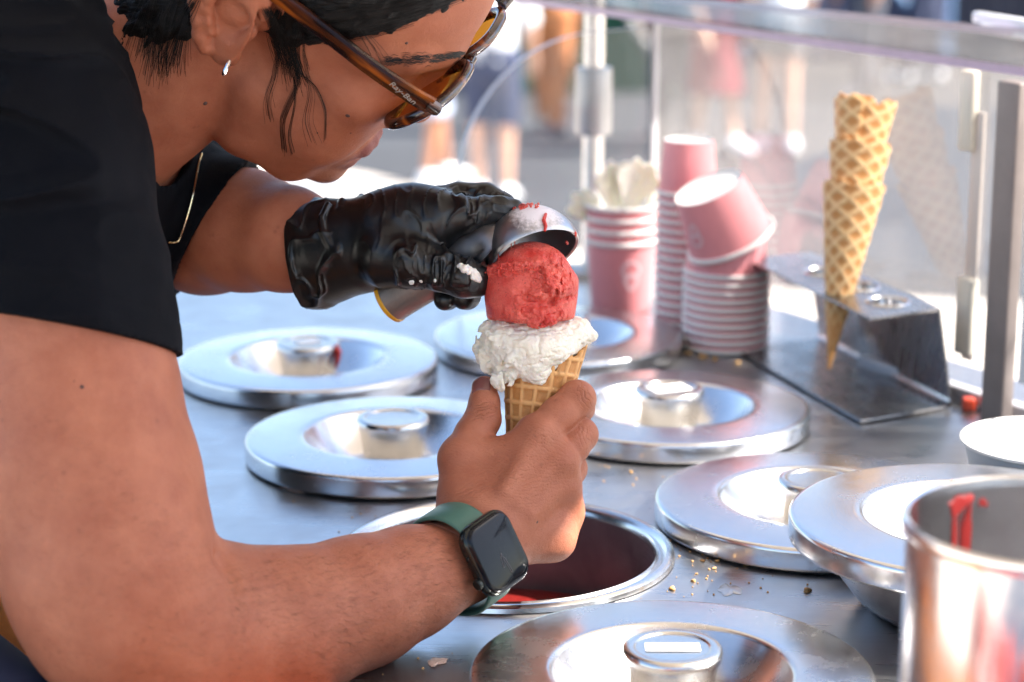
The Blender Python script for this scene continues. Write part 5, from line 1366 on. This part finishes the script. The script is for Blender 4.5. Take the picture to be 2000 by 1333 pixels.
# ---------------------------------------------------------------- hair
HAIR = mat('black_hair', (.007, .0055, .005), .55, spec=.25)
HAIRB = mat('black_hair_mass', (.0045, .0038, .0035), .6, spec=.2, bump=.9, bscale=60, stretch=(1, 3, 9), bdist=.003)
def hair(P):
    q = to_head(P); d = head(P)/HS_
    up = q[:, 2]; fx = q[:, 0]
    line = fx-(.026+.68*up)+.003*vnoise(q*[1, .6, 1], 160, 4)
    rag = vnoise(q*[1, 1, .22], 420, 7)+.6*vnoise(q*[1, 1, .3], 900, 17)
    low = np.where(fx > -.012, -.014, -.014+(fx+.012)*1.6); low = np.maximum(low, -.072)+np.where(fx < -.03, .012, .004)*rag
    earc = -ell(q, (-.0225, -.080, .004), (.0245, .034, .040))
    ins = np.minimum(np.minimum(-line+.0035*rag, up-low), -earc)
    r = 1-2*np.abs(vnoise(q*[1, 1, .35], 170, 3))
    t = np.clip(ins*.22, -.004, .0080)-.0009
    t = t+np.clip(ins*.2, 0, 1)*0+(.0011*r+.0007*vnoise(q*[1, 1, .5], 420, 6))*np.clip(ins/.012, 0, 1)
    return (d-t)*HS_
v, f = field_mesh(hair, HO-.16, HO+.17, .0017)
hr_ = PV(mesh('hair', v, f, HAIRB, None, True, None))
QUEUE = []
def strand(b, pxs, w, n=1, jit=3, seed=0, lift=.0008):
    r6 = np.random.default_rng(seed); P0 = np.array(smooth_path([(x, y, 0) for x, y in pxs], 7))
    for k in range(n):
        t = np.linspace(0, 1, len(P0)); off = np.cumsum(r6.normal(0, .10, (len(P0), 2)), 0)+r6.normal(0, jit, 2)*(.35+.65*t[:, None])
        QUEUE.append((P0[:, 0]+off[:, 0], P0[:, 1]+off[:, 1], [max(w*(1-.75*q), .0001) for q in t], lift*r6.uniform(.6, 1.8)))
def flush(b, fn):
    X = np.concatenate([q[0] for q in QUEUE]); Y = np.concatenate([q[1] for q in QUEUE])
    H = hit(X, Y, fn, 1.2); N_ = normal(H, head); i = 0
    for q in QUEUE:
        m = len(q[0]); b.tube(list(H[i:i+m]+N_[i:i+m]*q[3]), q[2], 5); i += m
    QUEUE.clear()
b = MB()
strand(b, [(575, -10), (568, 50), (571, 95), (582, 135), (583, 158), (575, 182), (560, 216), (553, 243), (557, 293)], .00012, 14, 3.6, 1)
strand(b, [(572, 0), (566, 60), (573, 105), (583, 140), (590, 160)], .00014, 34, 8, 11)
strand(b, [(580, 100), (588, 140), (600, 153), (620, 173), (634, 203), (638, 228), (636, 272)], .00011, 8, 2.8, 2)
strand(b, [(575, 150), (577, 200), (566, 260), (572, 300)], .00011, 6, 6, 3)
strand(b, [(560, 70), (545, 110), (538, 150), (525, 190), (530, 230)], .00011, 9, 7, 4)
strand(b, [(600, 150), (606, 190), (598, 240), (610, 285)], .0001, 6, 7, 5)
strand(b, [(545, 20), (535, 60), (545, 95), (560, 120)], .00014, 40, 12, 6)
strand(b, [(640, 30), (760, 18), (860, -5)], .00013, 60, 12, 7)
strand(b, [(600, 60), (690, 50), (790, 27), (885, -8)], .00013, 80, 9, 8)
strand(b, [(575, 70), (640, 75), (720, 62), (800, 36)], .00011, 40, 9, 31)
strand(b, [(520, 20), (545, 70), (560, 110), (570, 150)], .00012, 50, 14, 32)
strand(b, [(590, 60), (585, 100), (590, 140)], .00012, 30, 12, 33)
strand(b, [(700, 50), (730, 90), (745, 120)], .00015, 7, 9, 9)
strand(b, [(300, -10), (285, 50), (275, 100)], .00013, 40, 16, 21)
strand(b, [(365, 30), (350, 90), (340, 130)], .00013, 50, 18, 22)
strand(b, [(320, 30), (305, 90), (300, 135)], .00013, 50, 18, 23)
strand(b, [(380, 0), (350, 60), (330, 110), (325, 150)], .00018, 26, 16, 10)
strand(b, [(345, 0), (320, 70), (312, 130)], .00018, 12, 14, 12)
flush(b, lambda X: np.minimum(head(X), hair(X)))
o = PV(b.build('loose_hair', HAIR)); o['kind'] = 'stuff'
b = MB(); r7 = np.random.default_rng(3)
for k in range(270):
    t = r7.uniform(0, 1); x = 760+152*t+r7.normal(0, 1.5); y = 119+(-6*t-22*max(0, t-.55)**1.2)+r7.normal(0, 3.2+3*math.sin(math.pi*min(1, t+.15))); L = r7.uniform(10, 20)
    QUEUE.append((np.array([x, x-L*.5, x-L]), np.array([y, y-1.5+r7.normal(0, .8), y+.5+r7.normal(0, 1)]), [.00015, .00014, .00007], .0005))
flush(b, head)
o = PV(b.build('eyebrow', HAIR)); o['kind'] = 'stuff'

# ---------------------------------------------------------------- moles, nail
MOLE = mat('mole', (.06, .025, .02), .6)
def mole(px, py, s, fn):
    p = hit([px], [py], fn, 1.1)[0]; n = normal(p[None], fn)[0]; zq = Vector(n).to_track_quat('Z', 'Y').to_matrix()
    PV(MB().lathe([(.0001, s*.35), (s*.6, s*.25), (s, -.0001)], 12, M=zq, c=p).build('mole', MOLE))
both = lambda P: smin(near_arm(P), r_hand(P), .012)
for a in ((401, 203, .0016, head), (679, 227, .0016, head), (685, 260, .0010, head), (794, 85, .0012, head), (1049, 1020, .0014, both), (160, 756, .0012, near_arm), (145, 745, .0006, near_arm), (620, 260, .0008, head)): mole(*a)
NAIL = mat('nail', (.21, .075, .065), .2, sss=.2, coat=.3)
NAILT = mat('nail_tip', (.62, .42, .36), .3)
npx = hit([939], [751], r_hand, 1.3)[0]; nrm_n = normal(npx[None], r_hand, .003)[0]
tdir = V(946, 740, 1.468)-V(944, 800, 1.458); tdir -= nrm_n*(tdir@nrm_n); tdir /= np.linalg.norm(tdir); tsd = np.cross(tdir, nrm_n)
def nail_patch(s0, s1, lift):
    b = MB()
    def fn(uu, w):
        a = (uu-.5)*2; x = a*.0066*(1-.12*(2*w-1)**4); y = (s0+(s1-s0)*w)*.0078-.0012*(a*a)*(1 if s1 > .5 else 1)
        z = -.0021*a*a+lift+.0004-.0006*(w-.5)**2; return npx+tsd*x+tdir*y+nrm_n*z
    b.grid(fn, 17, 13); return b
nl = PV(nail_patch(-.62, .72, .0005).build('thumb_nail', NAIL))
nl.modifiers.new('t', 'SOLIDIFY').thickness = .0008

# ---------------------------------------------------------------- earring and necklace
SILV = mat('silver', (.85, .84, .82), .12, 1.0)
ec = hit([447], [122], head, 1.2)[0]; en = normal(ec[None], head, .004)[0]
vx = cU*.8+cR*.35; vx -= en*0; vx /= np.linalg.norm(vx); vy = en*.9-cR*.2; vy /= np.linalg.norm(vy)
PV(MB().tube([ec+vx*.0048*math.cos(a)-vx*.002+vy*.0045*math.sin(a) for a in np.linspace(0, 2*math.pi, 25)[:-1]], .0015, 10, closed=True).build('earring', SILV))
GOLD = mat('pale_gold', (.75, .62, .40), .25, 1.0)
cpx = smooth_path([(395, 300, 0), (390, 318, 0), (386, 340, 0), (378, 380, 0), (366, 425, 0), (352, 466, 0), (343, 474, 0), (330, 474, 0)], 14)
hh = hit([p[0] for p in cpx], [p[1] for p in cpx], lambda P: shirt(P), 1.42)
hh = hh-cT*.0022
PV(MB().tube(list(hh), [.0009 if i % 2 else .00055 for i in range(len(hh))], 8).build('necklace', GOLD))

# ---------------------------------------------------------------- sunglasses
def tort():
    m = mat('tortoise_shell', (.10, .03, .01), .12, spec=.6, coat=.4, coatr=.05)
    T = NT(m); b = T.n['Principled BSDF']; tc = T.new('ShaderNodeTexCoord'); nz = T.new('ShaderNodeTexNoise'); nz.inputs['Scale'].default_value = 1.0; nz.inputs['Detail'].default_value = 2.5; nz.inputs['Distortion'].default_value = .5
    ax_ = []
    for vec, sc_ in ((HM[:, 0], 22), (HM[:, 1], 60), (HM[:, 2], 140)):
        dp = T.new('ShaderNodeVectorMath', operation='DOT_PRODUCT'); dp.inputs[1].default_value = tuple(vec*sc_); T.link(tc.outputs['Object'], dp.inputs[0]); ax_.append(dp.outputs['Value'])
    cbx = T.new('ShaderNodeCombineXYZ')
    for i_, q_ in enumerate(ax_): T.link(q_, cbx.inputs[i_])
    T.link(cbx.outputs[0], nz.inputs[0]); rp = T.new('ShaderNodeValToRGB'); rp.color_ramp.elements[0].position = .42; rp.color_ramp.elements[1].position = .70
    rp.color_ramp.elements[0].color = (.014, .0055, .004, 1); rp.color_ramp.elements[1].color = (.30, .075, .010, 1); e2_ = rp.color_ramp.elements.new(.55); e2_.color = (.070, .018, .006, 1)
    T.link(nz.outputs[0], rp.inputs[0]); T.link(rp.outputs[0], b.inputs['Base Color'])
    b.inputs['Subsurface Weight'].default_value = .25; b.inputs['Subsurface Radius'].default_value = (.006, .002, .0006); return m
TORT = tort()
LENS = acrylic('amber_lens', .02, tint=(.40, .16, .020), gl=1.0, rough=.01, dcol=(.2, .08, .01))
specs = PV(empty('sunglasses'))
def fx(y): return .1095-.5*y*y
def lx(y, z): return fx(y)-.36*(.036-z)
def hp_list(pts): return [from_head(p) for p in pts]
def rim_pts(sgn, n=48, s=1.0):
    out = []
    for i in range(n):
        a = 2*math.pi*i/n; c_, sn = math.cos(a), math.sin(a)
        c0_, h0_ = (.0360, .0305) if sgn < 0 else (.0335, .0275)
        y = c0_+h0_*s*np.sign(c_)*abs(c_)**.72; z = .0135+.0235*s*np.sign(sn)*abs(sn)**.66
        if sn < 0: y = c0_+(y-c0_)*(1-.15*abs(sn))
        out.append(np.array([lx(y, z), sgn*y, z]))
    return out
for sg in (-1, 1):
    MB().tube(hp_list(rim_pts(sg)), .0038, 12, closed=True).build('rim', TORT, specs)
    b = MB(); rp_ = rim_pts(sg, 48, .95); c_ = np.mean(rp_, 0)+np.array([.0012, 0, 0]); b.add([from_head(c_)]+hp_list(rp_), [(0, 1+i, 1+(i+1) % 48) for i in range(48)]); b.build('lens', LENS, specs)
    # temple arm: flat bar
    path = [(.1030, .0700, .0335), (.088, .0735, .0330), (.060, .0770, .0322), (.020, .0785, .0318), (-.010, .0795, .0300), (-.022, .0800, .0220), (-.032, .0790, .0060)]
    hgt = [.0062, .0060, .0058, .0056, .0050, .0042, .0034]
    pts = smooth_path([np.array([p[0], sg*p[1], p[2]]) for p in path], 5); hh_ = np.interp(np.linspace(0, 1, len(pts)), np.linspace(0, 1, len(hgt)), hgt)
    b = MB(); v = []; f = []; npt = 10
    for i, p in enumerate(pts):
        t = pts[min(i+1, len(pts)-1)]-pts[max(i-1, 0)]; t /= np.linalg.norm(t); yv = np.array([0, sg*1.0, 0]); uv = np.cross(t, yv); uv /= np.linalg.norm(uv)
        for k in range(npt):
            a = 2*math.pi*k/npt; ca, sa = math.cos(a), math.sin(a)
            v.append(from_head(p+uv*hh_[i]*np.sign(ca)*abs(ca)**.5+yv*.0021*np.sign(sa)*abs(sa)**.5))
    for i in range(len(pts)-1):
        for k in range(npt): l = (k+1) % npt; f.append((i*npt+k, i*npt+l, (i+1)*npt+l, (i+1)*npt+k))
    f.append(tuple(range(npt))); f.append(tuple((len(pts)-1)*npt+k for k in range(npt))[::-1])
    b.add(v, f); b.build('temple', TORT, specs)
    MB().tube(hp_list([(lx(.0640, .031), sg*.0640, .031), (.1062, sg*.0685, .0330), (.1000, sg*.0705, .0335)]), [.0040, .0048, .0046], 10).build('hinge_block', TORT, specs)
MB().tube(hp_list([(lx(.008, .022), -.0080, .022), (.1095, -.004, .0265), (.1095, .004, .0265), (lx(.008, .022), .0080, .022)]), .0030, 10).build('bridge', TORT, specs)
MB().tube(hp_list([(.102, .009, .010), (.099, .010, .006), (.096, .0115, -.002)]), [.0022, .0026, .0020], 8).build('nose_pad', TORT, specs)
MB().tube(hp_list([(.102, -.009, .010), (.099, -.010, .006), (.096, -.0115, -.002)]), [.0022, .0026, .0020], 8).build('nose_pad', TORT, specs)
tx = bpy.data.curves.new('lettering', 'FONT'); tx.body = 'Ray-Ban'; tx.size = .0062; tx.shear = .25; tx.extrude = .0001; tx.align_x = 'CENTER'; tx.align_y = 'CENTER'
to = bpy.data.objects.new('lettering', tx); col.objects.link(to)
dg = bpy.context.evaluated_depsgraph_get(); tm = bpy.data.meshes.new_from_object(to.evaluated_get(dg)); bpy.data.objects.remove(to)
Lx, Ly, Lz = HM[:, 0], HM[:, 2], -HM[:, 1]
for vtx in tm.vertices:
    c0 = np.array(vtx.co); p = hpt(.0850, -.0778, .0332); vtx.co = tuple(p+Lx*c0[0]+Ly*c0[1]*.9+Lz*(c0[2]+.0002))
lo_ = bpy.data.objects.new('lettering', tm); col.objects.link(lo_); lo_.parent = specs; tm.materials.clear(); tm.materials.append(mat('silver_print', (.34, .30, .26), .45))

# ---------------------------------------------------------------- wrist watch
s_ = cR*.64+cU*.40+cT*.66; s_ /= np.linalg.norm(s_); l_ = cR*.42-cU*.84+cT*.16; l_ -= s_*(l_@s_); l_ /= np.linalg.norm(l_); n_ = np.cross(s_, l_); n_ = n_ if n_@cT < 0 else -n_
wc = V(962, 1081, 1.3805)
watch = PV(empty('wrist_watch'))
WS = 1.10
def wp(a, b_, c): return wc+(s_*a+l_*b_+n_*c)*WS
GRN = mat('green_strap', (.065, .155, .115), .45, var=.06, vscale=40)
CASE = mat('watch_case', (.030, .034, .030), .16, .6); SCRN = mat('watch_glass', (.006, .007, .010), .06, spec=.22); CRWN = mat('watch_crown', (.02, .025, .022), .3, .5)
HND = mat('watch_hand', (.16, .15, .16), .5)
def rrect(hw, hh, r, n=8):
    out = []
    for (cx, cyy, a0) in ((hw-r, hh-r, 0), (-hw+r, hh-r, 90), (-hw+r, -hh+r, 180), (hw-r, -hh+r, 270)):
        for k in range(n+1):
            a = rad(a0+90*k/n); out.append((cx+r*math.cos(a), cyy+r*math.sin(a)))
    return out
def stack_rr(levels, cap0=True, cap1=True):
    v = []; f = []; N = None
    for (hw, hh, r, z) in levels:
        q = rrect(hw, hh, r); N = len(q); v += [wp(x, y, z) for x, y in q]
    for i in range(len(levels)-1):
        for k in range(N): l = (k+1) % N; f.append((i*N+k, i*N+l, (i+1)*N+l, (i+1)*N+k))
    if cap0: f.append(tuple(range(N))[::-1])
    if cap1: f.append(tuple((len(levels)-1)*N+k for k in range(N)))
    return v, f
v, f = stack_rr([(.0145, .0175, .007, -.0050), (.0172, .0203, .0088, -.0035), (.0187, .0218, .0098, -.001), (.0190, .0221, .0100, .0015), (.0187, .0218, .0098, .0034), (.0178, .0209, .0092, .0046)])
mesh('case', v, f, CASE, watch, True, 60)
v, f = stack_rr([(.0177, .0208, .0091, .0045), (.0173, .0204, .0088, .0057), (.0163, .0194, .0080, .0064), (.0150, .0181, .0068, .0067)])
mesh('glass', v, f, SCRN, watch, True, 60)
b = MB(); b.tube([wp(-.0188, .0098, .0008), wp(-.0205, .0098, .0008), wp(-.0212, .0098, .0008)], [.0036, .0036, .0030], 24); b.build('crown', CRWN, watch)
b = MB(); b.tube([wp(-.0186, -.006, .0008), wp(-.0194, -.006, .0008)], [.0014, .0012], 10); b.build('side_button', CRWN, watch)
def hand_outline(ang, L, w):
    dx, dy = math.sin(ang), math.cos(ang); c0 = (0, .0005)
    pts = []
    for (t, s) in ((.25, .5), (.3, 1), (.95, 1), (1, .5), (1, -.5), (.95, -1), (.3, -1), (.25, -.5)):
        pts.append(wp(c0[0]+dx*L*t+dy*w*s, c0[1]+dy*L*t-dx*w*s, .0069))
    b = MB(); b.tube(pts, .00014, 5, closed=True); b.tube([wp(c0[0], c0[1], .0069), wp(c0[0]+dx*L*.25, c0[1]+dy*L*.25, .0069)], .00014, 5); return b
b = hand_outline(rad(-14), .0085, .0007); b2 = hand_outline(rad(8), .0135, .0006); b.add(b2.v, b2.f); b.build('clock_hands', HND, watch)
# strap: oval band round the wrist, widening into the case
wcen = wp(0, 0, -.0300)
def strap_fn(a, w, e):
    sa, ca = math.sin(a), math.cos(a); y = .0325*np.sign(sa)*abs(sa)**.88; z = .0310*np.sign(ca)*abs(ca)**.88
    k = 1+e/.030; return wcen+l_*y*k+n_*z*k+s_*w
b = MB(); N = 90; aa = np.linspace(rad(27), rad(333), N); rows = []
for a in aa:
    for (w, e) in ((-.0108, .0002), (-.0118, .0010), (-.0116, .0020), (-.0100, .0027), (.0100, .0027), (.0116, .0020), (.0118, .0010), (.0108, .0002)): b.v.append(tuple(strap_fn(a, w, e)))
for i in range(N-1):
    for k in range(8): l = (k+1) % 8; b.f.append((i*8+k, i*8+l, (i+1)*8+l, (i+1)*8+k))
b.f.append(tuple(range(8))); b.f.append(tuple((N-1)*8+k for k in range(8))[::-1])
b.build('strap', GRN, watch, sharp=60)
# orange towel over the near edge of the counter
TOW = mat('orange_cloth', (.98, .30, .05), .8, var=.08, vscale=30, bump=.5, bscale=600, sheen=.2)
ep_ = smooth_path([(-.46, 1.49, 0), (-.335, 1.375, 0), (-.215, 1.21, 0), (-.11, 1.0, 0), (-.045, .84, 0)], 8); ep_ = np.array(ep_)
tn = np.gradient(ep_, axis=0); tn /= np.linalg.norm(tn, axis=1)[:, None]; nn_ = np.stack([tn[:, 1], -tn[:, 0], 0*tn[:, 0]], 1)*-1
nn_ = np.where((nn_[:, :1] > 0), nn_, -nn_)
prof_ = [(.10, .004), (.085, .010), (.06, .012), (.03, .014), (.005, .016), (-.012, .010), (-.020, -.01), (-.024, -.05), (-.026, -.10), (-.028, -.16)]
b = MB(); rows = len(prof_)
for i in range(len(ep_)):
    for (o_, z_) in prof_:
        wv_ = .006*math.sin(i*.9)+.004*math.sin(i*2.1+1); p = ep_[i]+nn_[i]*(o_+(.25*wv_ if z_ > 0 else -abs(wv_))); b.v.append((p[0], p[1], z_+(.3*abs(wv_) if z_ > 0 else 0)))
for i in range(len(ep_)-1):
    for k in range(rows-1): b.f.append((i*rows+k, (i+1)*rows+k, (i+1)*rows+k+1, i*rows+k+1))
o = b.build('towel', TOW); o.modifiers.new('t', 'SOLIDIFY').thickness = .004
tag(o, 'bright orange towel over the counter edge at the lower left corner', 'towel')
